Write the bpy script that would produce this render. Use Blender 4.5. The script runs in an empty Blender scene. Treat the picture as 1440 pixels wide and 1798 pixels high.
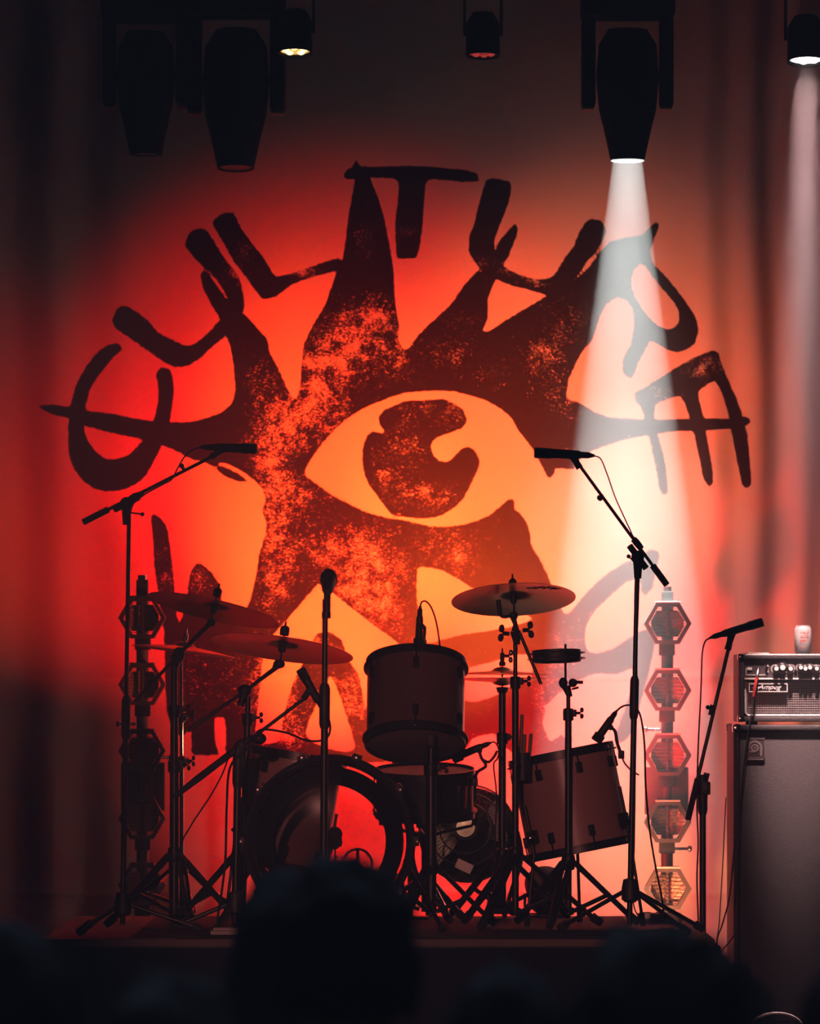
import bpy, bmesh, math, random
import numpy as np
from mathutils import Vector, Matrix, noise as mnoise

random.seed(7)
SC = bpy.context.scene
COL = SC.collection

# ------------------------------------------------------------------ camera
F_PX, DIST, HZ, CZ = 9000.0, 18.0, 1230.0, 1.288     # focal length in px, metres to the kit, horizon row, eye height
cam_d = bpy.data.cameras.new('camera')
cam = bpy.data.objects.new('camera', cam_d)
COL.objects.link(cam)
cam.location = (0, -DIST, CZ)
cam.rotation_euler = (math.pi / 2, 0, 0)
cam_d.sensor_fit = 'HORIZONTAL'
cam_d.sensor_width = 36.0
cam_d.lens = F_PX / 1440.0 * 36.0
cam_d.shift_x = 0.0
cam_d.shift_y = (HZ - 899.0) / 1440.0
cam_d.clip_start, cam_d.clip_end = 0.1, 100
cam_d.dof.use_dof = True
cam_d.dof.focus_distance = 18.2
cam_d.dof.aperture_fstop = 5.6
SC.camera = cam

# ------------------------------------------------------------------ world and exposure
SC.view_settings.view_transform = 'Standard'
SC.view_settings.look = 'None'
SC.view_settings.exposure = 0.0
SC.view_settings.gamma = 1.0
SC.view_settings.use_curve_mapping = False
SC.cycles.use_denoising = True
SC.cycles.use_adaptive_sampling = True
SC.cycles.adaptive_threshold = 0.05
SC.cycles.max_bounces = 6
SC.cycles.transparent_max_bounces = 16
SC.cycles.volume_bounces = 0
SC.cycles.sample_clamp_indirect = 3.0
SC.cycles.caustics_reflective = False
SC.cycles.caustics_refractive = False
world = bpy.data.worlds.new('dim house')  # dim bluish ambient added to raise the black level
SC.world = world
world.use_nodes = True
world.node_tree.nodes['Background'].inputs[0].default_value = (0.50, 0.58, 0.95, 1)
world.node_tree.nodes['Background'].inputs[1].default_value = 0.016


def sc_at(y):
    return F_PX / (DIST + y)


def W(px, py, y):
    """the point of the room that a pixel of the photograph shows at depth y"""
    s = sc_at(y)
    return Vector(((px - 720.0) / s, y, CZ - (py - HZ) / s))


def spot(name, loc, target, power, color, angle, blend=1.0, radius=0.03, wide=1.0):
    d = bpy.data.lights.new(name, 'SPOT')
    d.energy, d.color, d.spot_size, d.spot_blend, d.shadow_soft_size = power, color, math.radians(angle), blend, radius
    o = bpy.data.objects.new(name, d)
    COL.objects.link(o)
    o.location = loc
    o.scale = (wide, 1, 1)
    o.rotation_euler = (Vector(target) - Vector(loc)).to_track_quat('-Z', 'Y').to_euler()
    return o


BACK_Y = 3.0
# stage lamps (their housings are built further down)
# (place, aimed at, watts, cone, wide factor, housing size)
UP_RED = [(Vector((-0.24, 1.06, 0.64)), W(611, 812, BACK_Y), 362, 36.0, 1.49, 1.7), (Vector((-0.42, 1.24, 0.62)), W(906, 1270, BACK_Y), 126, 92.6, 1.18, 1.0),
          (Vector((0.50, 1.36, 0.62)), W(835, 1075, BACK_Y), 400, 57.0, 1.61, 1.3), (Vector((-0.12, 1.34, 0.62)), W(170, 950, BACK_Y), 62, 34.0, 1.0, 1.0)]  # the fourth lamp is added to redden the left of the cloth
UP_AMBER = [(Vector((0.02, 1.14, 1.10)), W(952, 848, BACK_Y), 419, 47.3, 1.0), (Vector((-0.08, 1.06, 0.62)), W(581, 973, BACK_Y), 410, 43.3, 0.7)]
UP_RIGHT = Vector((0.85, 1.80, 0.22))
T_RIGHT = W(1175, 1346, BACK_Y)
BEAM_TOP = W(1102, 282, 2.40)
for p, q, e, a, wd, k in UP_RED:
    spot('red uplight', p, q, e * 2.2, (1.0, 0.004, 0.003), a, 1.0, 0.04 * k, wd)
for p, q, e, a, wd in UP_AMBER:
    spot('amber uplight', p, q, e * 2.1, (1.0, 0.125, 0.012), a, 1.0, 0.04, wd)
spot('amber tower fill', UP_AMBER[0][0] + Vector((-0.03, -0.03, 0.02)), W(262, 1130, 2.0), 38, (1.0, 0.10, 0.01), 30, 0.8, 0.03)  # extra spot added to bring out glints on the left tower
spot('amber fan fill', Vector((0.05, 1.08, 1.20)), (0.20, 1.30, 0.84), 5.0, (1.0, 0.42, 0.26), 60, 0.9, 0.02)  # extra spot added to brighten the fan and its badge
spot('amber stand fill', UP_AMBER[0][0] + Vector((-0.07, -0.03, 0.03)), (-0.85, 0.95, 1.05), 16, (1.0, 0.40, 0.16), 52, 0.9, 0.03)  # extra spot added for rim highlights on the left stands
spot('orange fill lamp', UP_RIGHT, T_RIGHT, 95, (1.0, 0.32, 0.13), 66, 1.0, 0.04, 1.1)  # added lamp, unseen, filling the lower right of the cloth
spot('white beam lamp', BEAM_TOP + Vector((0, 0, 0.45)), BEAM_TOP + Vector((-0.01, 0.0, -1.0)), 7000, (0.95, 1.0, 0.97), 17.4, 0.18, 0.008)
spot('white beam fill', BEAM_TOP + Vector((0, 0, -0.01)), BEAM_TOP + Vector((0.02, 0.22, -1.0)), 68, (1.0, 0.97, 0.86), 46, 0.9, 0.03)  # second spot added in the head to light cloth and tower tops


def fill(name, x, y, power, size, pitch):
    d = bpy.data.lights.new(name, 'AREA')
    d.energy, d.color, d.size, d.spread = power, (0.52, 0.62, 1.0), size, math.radians(110)
    o = bpy.data.objects.new(name, d)
    COL.objects.link(o)
    o.location = (x, y, 5.0)
    o.rotation_euler = (math.radians(pitch), 0, 0)


# dim bluish house lights added over the audience to lift the blacks
for k, (x, y) in enumerate(((-1.8, -8.0), (1.8, -8.0), (-1.8, -13.0), (1.8, -13.0))):
    fill('house light', x, y, 13.0, 0.5, -22)

spot('faint warm front fill', (-1.0, -12.0, 2.3), (0.15, 0.2, 0.70), 900, (1.0, 0.32, 0.27), 12.5, 0.6, 0.1)  # added fill that lifts the drum shells out of black

# ------------------------------------------------------------------ mesh helpers
def frame(c, n, roll=0.0):
    """matrix whose z axis is n and whose origin is c"""
    n = Vector(n).normalized()
    h = Vector((1, 0, 0)) if abs(n.x) < 0.9 else Vector((0, 1, 0))
    y = n.cross(h).normalized()
    x = y.cross(n)
    m = Matrix((x, y, n)).transposed().to_4x4()
    m.translation = Vector(c)
    return m @ Matrix.Rotation(roll, 4, 'Z')


class MB:
    def __init__(self):
        self.v, self.f = [], []

    def add(self, vs, fs):
        k = len(self.v)
        self.v.extend([Vector(p) for p in vs])
        self.f.extend([tuple(i + k for i in q) for q in fs])
        return self

    def tube(self, pts, r, seg=10, cap=True, flat=1.0):
        pts = [Vector(p) for p in pts]
        n = len(pts)
        rs = list(r) if isinstance(r, (list, tuple)) else [r] * n
        ts = []
        for i in range(n):
            a, b = pts[max(i - 1, 0)], pts[min(i + 1, n - 1)]
            t = b - a
            ts.append(t.normalized() if t.length > 1e-9 else Vector((0, 0, 1)))
        h = Vector((0, 1, 0)) if abs(ts[0].y) < 0.9 else Vector((1, 0, 0))
        u = (h - ts[0] * h.dot(ts[0])).normalized()
        vs, fs = [], []
        for i in range(n):
            u = u - ts[i] * u.dot(ts[i])
            u = u.normalized() if u.length > 1e-6 else ts[i].orthogonal().normalized()
            w = ts[i].cross(u)
            for k in range(seg):
                a = 2 * math.pi * k / seg
                vs.append(pts[i] + (u * math.cos(a) * flat + w * math.sin(a)) * rs[i])
        for i in range(n - 1):
            for k in range(seg):
                k2 = (k + 1) % seg
                fs.append((i * seg + k, i * seg + k2, (i + 1) * seg + k2, (i + 1) * seg + k))
        if cap:
            fs.append(tuple(range(seg))[::-1])
            fs.append(tuple((n - 1) * seg + k for k in range(seg)))
        return self.add(vs, fs)

    def box(self, c, size, M=None, bevel=0.0):
        bm = bmesh.new()
        bmesh.ops.create_cube(bm, size=1.0)
        for v in bm.verts:
            v.co = Vector((v.co.x * size[0], v.co.y * size[1], v.co.z * size[2]))
        if bevel > 0:
            bmesh.ops.bevel(bm, geom=list(bm.edges), offset=bevel, segments=2, affect='EDGES', profile=0.6)
        R = (M or Matrix.Identity(4)).to_3x3()
        bm.verts.index_update()
        vs = [R @ v.co + Vector(c) for v in bm.verts]
        fs = [tuple(v.index for v in f.verts) for f in bm.faces]
        bm.free()
        return self.add(vs, fs)

    def lathe(self, prof, M=None, seg=48, closed=False, sx=1.0, sy=1.0, a0=0.0, a1=None):
        M = M or Matrix.Identity(4)
        full = a1 is None
        span = 2 * math.pi if full else a1 - a0
        ns = seg if full else seg + 1
        vs, fs, idx = [], [], []
        for (r, z) in prof:
            if abs(r) < 1e-7:
                idx.append([len(vs)] * ns)
                vs.append(M @ Vector((0, 0, z)))
            else:
                idx.append(list(range(len(vs), len(vs) + ns)))
                for k in range(ns):
                    a = a0 + span * k / seg
                    vs.append(M @ Vector((r * math.cos(a) * sx, r * math.sin(a) * sy, z)))
        rows = list(range(len(prof)))
        pairs = list(zip(rows[:-1], rows[1:])) + ([(rows[-1], rows[0])] if closed else [])
        for i, j in pairs:
            for k in range(seg):
                k2 = (k + 1) % ns if full else k + 1
                q = [idx[i][k], idx[i][k2], idx[j][k2], idx[j][k]]
                q2 = []
                for t in q:
                    if t not in q2:
                        q2.append(t)
                if len(q2) > 2:
                    fs.append(tuple(q2))
        return self.add(vs, fs)

    def ball(self, c, r, seg=16, rows=10, M=None, s=(1, 1, 1)):
        prof = [(max(0.0, math.sin(math.pi * i / rows)) * r, -math.cos(math.pi * i / rows) * r) for i in range(rows + 1)]
        prof[0], prof[-1] = (0, -r), (0, r)
        R = (M or Matrix.Identity(4)).to_3x3().to_4x4()
        R.translation = Vector(c)
        return self.lathe(prof, R @ Matrix.Diagonal((s[0], s[1], s[2], 1)), seg)

    def prism(self, poly, M, d):
        """poly: points (x, y) in the plane of M, thickness d along +z of M"""
        n = len(poly)
        vs = [M @ Vector((p[0], p[1], 0)) for p in poly] + [M @ Vector((p[0], p[1], d)) for p in poly]
        fs = [tuple(range(n))[::-1], tuple(range(n, 2 * n))]
        fs += [(i, (i + 1) % n, n + (i + 1) % n, n + i) for i in range(n)]
        return self.add(vs, fs)

    def ringprism(self, outer, inner, M, d):
        n = len(outer)
        vs = []
        for z in (0, d):
            vs += [M @ Vector((p[0], p[1], z)) for p in outer]
            vs += [M @ Vector((p[0], p[1], z)) for p in inner]
        fs = []
        for i in range(n):
            j = (i + 1) % n
            fs += [(i, n + i, n + j, j), (2 * n + i, 2 * n + j, 3 * n + j, 3 * n + i),
                   (i, j, 2 * n + j, 2 * n + i), (n + i, 3 * n + i, 3 * n + j, n + j)]
        return self.add(vs, fs)


def spline(pts, n=8):
    """smooth curve through points"""
    pts = [Vector(p) for p in pts]
    P = [pts[0] * 2 - pts[1]] + pts + [pts[-1] * 2 - pts[-2]]
    out = []
    for i in range(1, len(P) - 2):
        p0, p1, p2, p3 = P[i - 1], P[i], P[i + 1], P[i + 2]
        for k in range(n):
            t = k / n
            out.append(0.5 * ((2 * p1) + (p2 - p0) * t + (2 * p0 - 5 * p1 + 4 * p2 - p3) * t * t + (3 * p1 - p0 - 3 * p2 + p3) * t ** 3))
    out.append(pts[-1])
    return out


ORG = {}


def tag(o, label=None, cat=None, group=None, kind=None):
    for k, v in (('label', label), ('category', cat), ('group', group), ('kind', kind)):
        if v:
            o[k] = v
    return o


def thing(name, label, cat, loc, group=None):
    o = bpy.data.objects.new(name, None)
    COL.objects.link(o)
    o.location = loc
    o.empty_display_size = 0.05
    ORG[o.name] = Vector(loc)
    return tag(o, label, cat, group)


def obj(name, mb, m, parent=None, base=None, label=None, smooth=True, angle=0.7):
    """ONE mesh object from world-space geometry, under its parent"""
    org = ORG[parent.name] if parent is not None else Vector(base or (0, 0, 0))
    me = bpy.data.meshes.new(name)
    me.from_pydata([tuple(v - org) for v in mb.v], [], mb.f)
    me.validate()
    bm = bmesh.new()
    bm.from_mesh(me)
    bmesh.ops.recalc_face_normals(bm, faces=list(bm.faces))
    bm.to_mesh(me)
    bm.free()
    if smooth:
        me.shade_smooth()
        me.set_sharp_from_angle(angle=angle)
    me.materials.append(m)
    o = bpy.data.objects.new(name, me)
    COL.objects.link(o)
    ORG[o.name] = org
    if parent is not None:
        o.parent = parent
    else:
        o.location = org
    if label:
        o['label'] = label
    return o


# ------------------------------------------------------------------ materials
def mat(name, color, rough=0.5, metal=0.0, var=0.25, scale=30.0, bump=0.0, coat=0.0, rvar=0.1, spec=0.5, emit=None, estr=0.0,
        stretch=(1, 1, 1)):
    m = bpy.data.materials.new(name)
    m.use_nodes = True
    nt = m.node_tree
    b = nt.nodes['Principled BSDF']
    tc = nt.nodes.new('ShaderNodeTexCoord')
    mp = nt.nodes.new('ShaderNodeMapping')
    mp.inputs['Scale'].default_value = stretch
    nz = nt.nodes.new('ShaderNodeTexNoise')
    nz.inputs['Scale'].default_value = scale
    nz.inputs['Detail'].default_value = 4
    nt.links.new(tc.outputs['Object'], mp.inputs[0])
    nt.links.new(mp.outputs[0], nz.inputs['Vector'])
    rp = nt.nodes.new('ShaderNodeMix')
    rp.data_type = 'RGBA'
    c = Vector(color)
    rp.inputs[6].default_value = (*(c * (1 - var)), 1)
    rp.inputs[7].default_value = (*[min(1, x) for x in c * (1 + var)], 1)
    nt.links.new(nz.outputs['Fac'], rp.inputs[0])
    nt.links.new(rp.outputs[2], b.inputs['Base Color'])
    mr = nt.nodes.new('ShaderNodeMapRange')
    mr.inputs[3].default_value = max(0.02, rough - rvar)
    mr.inputs[4].default_value = min(1, rough + rvar)
    nt.links.new(nz.outputs['Fac'], mr.inputs[0])
    nt.links.new(mr.outputs[0], b.inputs['Roughness'])
    b.inputs['Metallic'].default_value = metal
    b.inputs['Coat Weight'].default_value = coat
    b.inputs['Coat Roughness'].default_value = 0.15
    b.inputs['Specular IOR Level'].default_value = spec
    if bump:
        bp = nt.nodes.new('ShaderNodeBump')
        bp.inputs['Strength'].default_value = bump
        bp.inputs['Distance'].default_value = 0.004
        nt.links.new(nz.outputs['Fac'], bp.inputs['Height'])
        nt.links.new(bp.outputs[0], b.inputs['Normal'])
    if emit:
        b.inputs['Emission Color'].default_value = (*emit, 1)
        b.inputs['Emission Strength'].default_value = estr
    return m


M = {}
M['black_metal'] = mat('black metal', (0.016, 0.014, 0.016), 0.45, 0.2, spec=0.4)
M['pole'] = mat('dark chrome tube', (0.05, 0.045, 0.045), 0.35, 0.7)
M['chrome'] = mat('chrome', (0.62, 0.60, 0.60), 0.16, 1.0, 0.08, rvar=0.05)
M['rubber'] = mat('black rubber', (0.02, 0.02, 0.02), 0.8, bump=0.2)
M['plastic'] = mat('black plastic', (0.025, 0.023, 0.025), 0.5)
M['mesh'] = mat('dark wire mesh', (0.03, 0.028, 0.03), 0.55, 0.6, scale=600, bump=0.5)
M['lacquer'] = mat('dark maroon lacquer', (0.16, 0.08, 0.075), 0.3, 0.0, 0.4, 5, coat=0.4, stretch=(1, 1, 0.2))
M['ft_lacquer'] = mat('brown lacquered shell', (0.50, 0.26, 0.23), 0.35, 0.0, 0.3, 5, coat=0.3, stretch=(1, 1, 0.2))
M['fan_shell'] = mat('brown grey fan plastic', (0.03, 0.021, 0.02), 0.7)
M['wood_hoop'] = mat('black lacquered hoop', (0.012, 0.010, 0.011), 0.6, spec=0.15)
M['drumhead'] = mat('coated white drumhead', (0.62, 0.58, 0.54), 0.6, 0, 0.08, 60)
M['paleunder'] = mat('pale resonant drumhead', (0.26, 0.19, 0.16), 0.4, 0, 0.2, 7)
M['smokyhead'] = mat('smoky drumhead', (0.12, 0.09, 0.08), 0.35, 0, 0.15, 8)
M['bronze'] = mat('cymbal bronze', (0.50, 0.27, 0.10), 0.34, 0.85, 0.25, 9, rvar=0.12)
M['felt'] = mat('dark felt', (0.05, 0.045, 0.045), 0.95, bump=0.3, scale=200)
M['steel_hex'] = mat('grey painted steel', (0.08, 0.07, 0.07), 0.5, 0.3)
M['hammered'] = mat('hammered reflector', (0.30, 0.19, 0.15), 0.34, 0.8, 0.15, 140, bump=0.9)
M['wood'] = mat('worn birch ply', (0.17, 0.12, 0.11), 0.7, 0, 0.35, 12, bump=0.2, stretch=(1, 8, 1))
M['stick'] = mat('hickory', (0.38, 0.22, 0.12), 0.55, 0, 0.2, 40)
M['rug'] = mat('dark drum rug', (0.035, 0.03, 0.032), 0.95, 0, 0.4, 90, bump=0.5)
M['black_cloth'] = mat('black drape', (0.012, 0.011, 0.012), 0.95, 0, 0.3, 40, bump=0.3, spec=0.1)
M['floor'] = mat('black stage boards', (0.008, 0.0075, 0.008), 0.9, 0, 0.4, 8, bump=0.2, stretch=(1, 6, 1))
M['wall'] = mat('black painted wall', (0.012, 0.012, 0.014), 0.9, 0, 0.3, 6, bump=0.2, spec=0.1)
M['tolex'] = mat('black tolex', (0.05, 0.045, 0.047), 0.6, 0, 0.3, 220, bump=0.6)
M['cab_cloth'] = mat('dark speaker cloth', (0.06, 0.052, 0.054), 0.9, 0, 0.35, 400, bump=0.4)
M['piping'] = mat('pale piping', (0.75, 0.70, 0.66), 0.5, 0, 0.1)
M['silver_cloth'] = mat('silver sparkle grille', (0.20, 0.17, 0.17), 0.6, 0.2, 0.3, 300)
M['thread'] = mat('silver grille thread', (0.62, 0.56, 0.55), 0.4, 0.6, 0.15)
M['panel'] = mat('dark control panel', (0.07, 0.055, 0.06), 0.4, 0.3, 0.2)
M['white'] = mat('white enamel', (0.82, 0.80, 0.77), 0.4, 0, 0.06)
M['can_white'] = mat('white printed can', (0.30, 0.285, 0.28), 0.5, 0, 0.05)
M['red'] = mat('red plastic', (0.55, 0.05, 0.05), 0.45, 0, 0.15)
M['red_ink'] = mat('red ink', (0.60, 0.07, 0.05), 0.5, 0, 0.1)
M['grey_ink'] = mat('grey emblem paint', (0.18, 0.15, 0.15), 0.5, 0, 0.1)
M['black_ink'] = mat('black ink', (0.012, 0.011, 0.011), 0.85, 0, 0.1, spec=0.05)
M['fixture'] = mat('matt black lamp housing', (0.005, 0.005, 0.006), 0.8, 0, 0.2, spec=0.05)
M['towel'] = mat('pale cloth', (0.55, 0.5, 0.5), 0.95, 0, 0.1, 120, bump=0.5)
M['skin'] = mat('skin', (0.32, 0.2, 0.15), 0.6, 0, 0.1)
M['hair'] = mat('dark hair', (0.012, 0.01, 0.01), 0.7, 0, 0.5, 90, bump=0.8, stretch=(1, 1, 0.2), spec=0.2)
M['dark_shirt'] = mat('dark cotton', (0.014, 0.014, 0.018), 0.95, 0, 0.3, 60, bump=0.3, spec=0.15)
M['navy_shirt'] = mat('navy cotton', (0.012, 0.015, 0.032), 0.95, 0, 0.3, 60, bump=0.3, spec=0.15)
M['denim'] = mat('dark denim', (0.02, 0.025, 0.045), 0.9, 0, 0.3, 150, bump=0.3)


def clear_film():
    m = bpy.data.materials.new('clear drum film')
    m.use_nodes = True
    nt = m.node_tree
    for n in list(nt.nodes):
        nt.nodes.remove(n)
    out = nt.nodes.new('ShaderNodeOutputMaterial')
    tr = nt.nodes.new('ShaderNodeBsdfTransparent')
    tr.inputs[0].default_value = (0.80, 0.76, 0.76, 1)
    gl = nt.nodes.new('ShaderNodeBsdfGlossy')
    gl.inputs['Roughness'].default_value = 0.15
    mx = nt.nodes.new('ShaderNodeMixShader')
    mx.inputs[0].default_value = 0.003
    nt.links.new(tr.outputs[0], mx.inputs[1])
    nt.links.new(gl.outputs[0], mx.inputs[2])
    nt.links.new(mx.outputs[0], out.inputs[0])
    return m


M['film'] = clear_film()


def lens_mat(name, color, strength):
    return mat(name, color, 0.3, emit=color, estr=strength, var=0.1)


M['lens_amber'] = lens_mat('lit amber lens', (1.0, 0.55, 0.12), 0.9)
M['cell_amber'] = lens_mat('lit amber diode', (1.0, 0.75, 0.3), 4.0)
M['lens_red'] = lens_mat('dim red lens', (0.25, 0.02, 0.02), 0.35)
M['cell_red'] = lens_mat('dim red diode', (0.5, 0.05, 0.04), 0.6)
M['lens_white'] = lens_mat('lit pink white lens', (1.0, 0.85, 0.85), 3.0)
M['cell_white'] = lens_mat('lit white diode', (1.0, 0.9, 0.88), 6.0)
M['lens_cool'] = lens_mat('lit cool white rim', (0.9, 1.0, 0.95), 2.0)

# ------------------------------------------------------------------ the hall
DK = 0.466                       # top of the drum riser
HALL = -0.86                     # floor where the audience stands
HX, HY0, HY1, HZ1 = 4.5, -17.9, 3.7, 5.2
st = MB().box((0, 1.0, -0.05), (2 * HX, 2 * (HY1 - 1.0), 0.10))
tag(obj('floor', st, M['floor'], base=(0, 1, 0), smooth=False), 'black stage floor under the riser and the amplifier', kind='structure')
hf = MB().box((0, (HY0 - 1.75) / 2, HALL - 0.05), (2 * HX, -1.75 - HY0, 0.10))
tag(obj('floor', hf, M['floor'], base=(0, -8, HALL), smooth=False), 'dark hall floor in front of the stage', kind='structure')
sf = MB().box((0, -1.725, (HALL - 0.1) / 2), (2 * HX, 0.05, -HALL + 0.1 - 0.1))
tag(obj('trim_1', sf, M['wall'], base=(0, -1.725, HALL), smooth=False), 'black face of the stage edge', kind='structure')
for nm, x in (('wall_left', -HX), ('wall_right', HX)):
    w = MB().box((x + math.copysign(0.05, x), (HY0 + HY1) / 2, (HALL + HZ1) / 2), (0.1, HY1 - HY0, HZ1 - HALL))
    tag(obj(nm, w, M['wall'], base=(x, 0, HALL), smooth=False), kind='structure')
wb = MB().box((0, HY1 + 0.05, (HALL + HZ1) / 2), (2 * HX, 0.1, HZ1 - HALL))
tag(obj('wall_back', wb, M['wall'], base=(0, HY1, HALL), smooth=False), kind='structure')
ce = MB().box((0, (HY0 + HY1) / 2, HZ1 + 0.05), (2 * HX, HY1 - HY0, 0.1))
tag(obj('ceiling', ce, M['wall'], base=(0, 0, HZ1), smooth=False), kind='structure')

# ------------------------------------------------------------------ drum riser
rx0, rx1, ry0, ry1 = -1.27, 1.05, -0.35, 1.55
riser = thing('drum_riser', 'low black drum riser with wooden deck, carrying the drum kit', 'riser', (-0.11, 0.6, 0))
dw = (rx1 - rx0 - 0.004) / 2
for i in range(2):
    for j in range(2):
        p = MB().box((rx0 + dw / 2 + i * (dw + 0.004), ry0 + 0.473 + j * 0.952, DK - 0.0125), (dw, 0.946, 0.025), bevel=0.002)
        obj('deck_panel', p, M['wood'], riser, smooth=False)
for (c, s) in ((((rx0 + rx1) / 2, ry0 + 0.03, DK - 0.065), (rx1 - rx0, 0.04, 0.08)), (((rx0 + rx1) / 2, ry1 - 0.03, DK - 0.065), (rx1 - rx0, 0.04, 0.08)),
               ((rx0 + 0.03, 0.6, DK - 0.065), (0.04, 1.8, 0.08)), ((rx1 - 0.03, 0.6, DK - 0.065), (0.04, 1.8, 0.08))):
    obj('frame_rail', MB().box(c, s, bevel=0.003), M['black_metal'], riser)
for x in (rx0 + 0.06, (rx0 + rx1) / 2, rx1 - 0.06):
    for y in (ry0 + 0.08, ry1 - 0.08):
        obj('leg', MB().tube([(x, y, 0.0), (x, y, DK - 0.10)], 0.022), M['black_metal'], riser)
sk = MB()                                                          # pleated skirt hung round the front and the sides
path = [(rx0 - 0.012, ry1), (rx0 - 0.012, ry0 - 0.012), (rx1 + 0.012, ry0 - 0.012), (rx1 + 0.012, ry1)]
pp = []
for a, b in zip(path[:-1], path[1:]):
    n = int(math.dist(a, b) / 0.02)
    for i in range(n):
        t = i / n
        d = Vector((b[1] - a[1], a[0] - b[0])).normalized()
        k = 0.007 * math.sin(len(pp) * 1.1)
        pp.append((a[0] + (b[0] - a[0]) * t - d.x * (k - 0.007), a[1] + (b[1] - a[1]) * t - d.y * (k - 0.007)))
vs = [(x, y, 0.004) for x, y in pp] + [(x, y, DK - 0.028) for x, y in pp]
sk.add(vs, [(i, i + 1, len(pp) + i + 1, len(pp) + i) for i in range(len(pp) - 1)])
obj('skirt', sk, M['black_cloth'], riser, label='black pleated skirt round the riser')

rug = MB()
rp = []
for (x, y, r) in ((-1.0, -0.30, 0.05), (0.80, -0.31, 0.05), (0.86, 1.35, 0.05), (-1.0, 1.35, 0.05)):
    rp.append((x, y))
rug.prism(rp, frame((0, 0, DK + 0.0005), (0, 0, 1)), 0.007) if False else rug.box((-0.08, 0.52, DK + 0.0045), (1.76, 1.66, 0.007), bevel=0.002)
tag(obj('drum_rug', rug, M['rug'], base=(-0.08, 0.52, DK), smooth=False), 'dark flat rug under the drum kit, leaving the riser corner bare', 'rug')
DKR = DK + 0.008                                                   # top of the rug

# ------------------------------------------------------------------ the printed backdrop
XS = np.arange(-60, 1501, 5.0)
YS = np.arange(-40, 1760, 5.0)
GX, GY = np.meshgrid(XS, YS)


def smooth_closed(poly, n=3):
    p = np.array(poly, float)
    out = []
    L = len(p)
    for i in range(L):
        p0, p1, p2, p3 = p[i - 1], p[i], p[(i + 1) % L], p[(i + 2) % L]
        for k in range(n):
            t = k / n
            cr = 0.5 * (2 * p1 + (p2 - p0) * t + (2 * p0 - 5 * p1 + 4 * p2 - p3) * t * t + (3 * p1 - p0 - 3 * p2 + p3) * t ** 3)
            ln = p1 + (p2 - p1) * t
            out.append(0.55 * cr + 0.45 * ln)
    return np.array(out)


def sdf_poly(poly):
    """signed distance (positive inside) of a polygon at the cloth's grid, exact near its outline"""
    p = smooth_closed(poly)
    q = np.roll(p, -1, axis=0)
    d2 = np.full(GX.shape, 1e9)
    ins = np.zeros(GX.shape, bool)
    for (x0, y0), (x1, y1) in zip(p, q):
        ex, ey = x1 - x0, y1 - y0
        L2 = ex * ex + ey * ey + 1e-9
        t = np.clip(((GX - x0) * ex + (GY - y0) * ey) / L2, 0, 1)
        d2 = np.minimum(d2, (GX - x0 - t * ex) ** 2 + (GY - y0 - t * ey) ** 2)
        if abs(ey) > 1e-9:
            c = ((y0 > GY) != (y1 > GY)) & (GX < ex * (GY - y0) / ey + x0)
            ins ^= c
    d = np.sqrt(d2)
    return np.where(ins, d, -d)


def sdf_stroke(pts):
    """stroke through (x, y, half width) points"""
    P = np.array(pts, float)
    V = [Vector(p) for p in P]
    C = spline(V, 4)
    best = np.full(GX.shape, -1e9)
    for a, b in zip(C[:-1], C[1:]):
        ex, ey = b.x - a.x, b.y - a.y
        t = np.clip(((GX - a.x) * ex + (GY - a.y) * ey) / (ex * ex + ey * ey + 1e-9), 0, 1)
        d = np.hypot(GX - a.x - t * ex, GY - a.y - t * ey)
        best = np.maximum(best, a.z + (b.z - a.z) * t - d)
    return best


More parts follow.
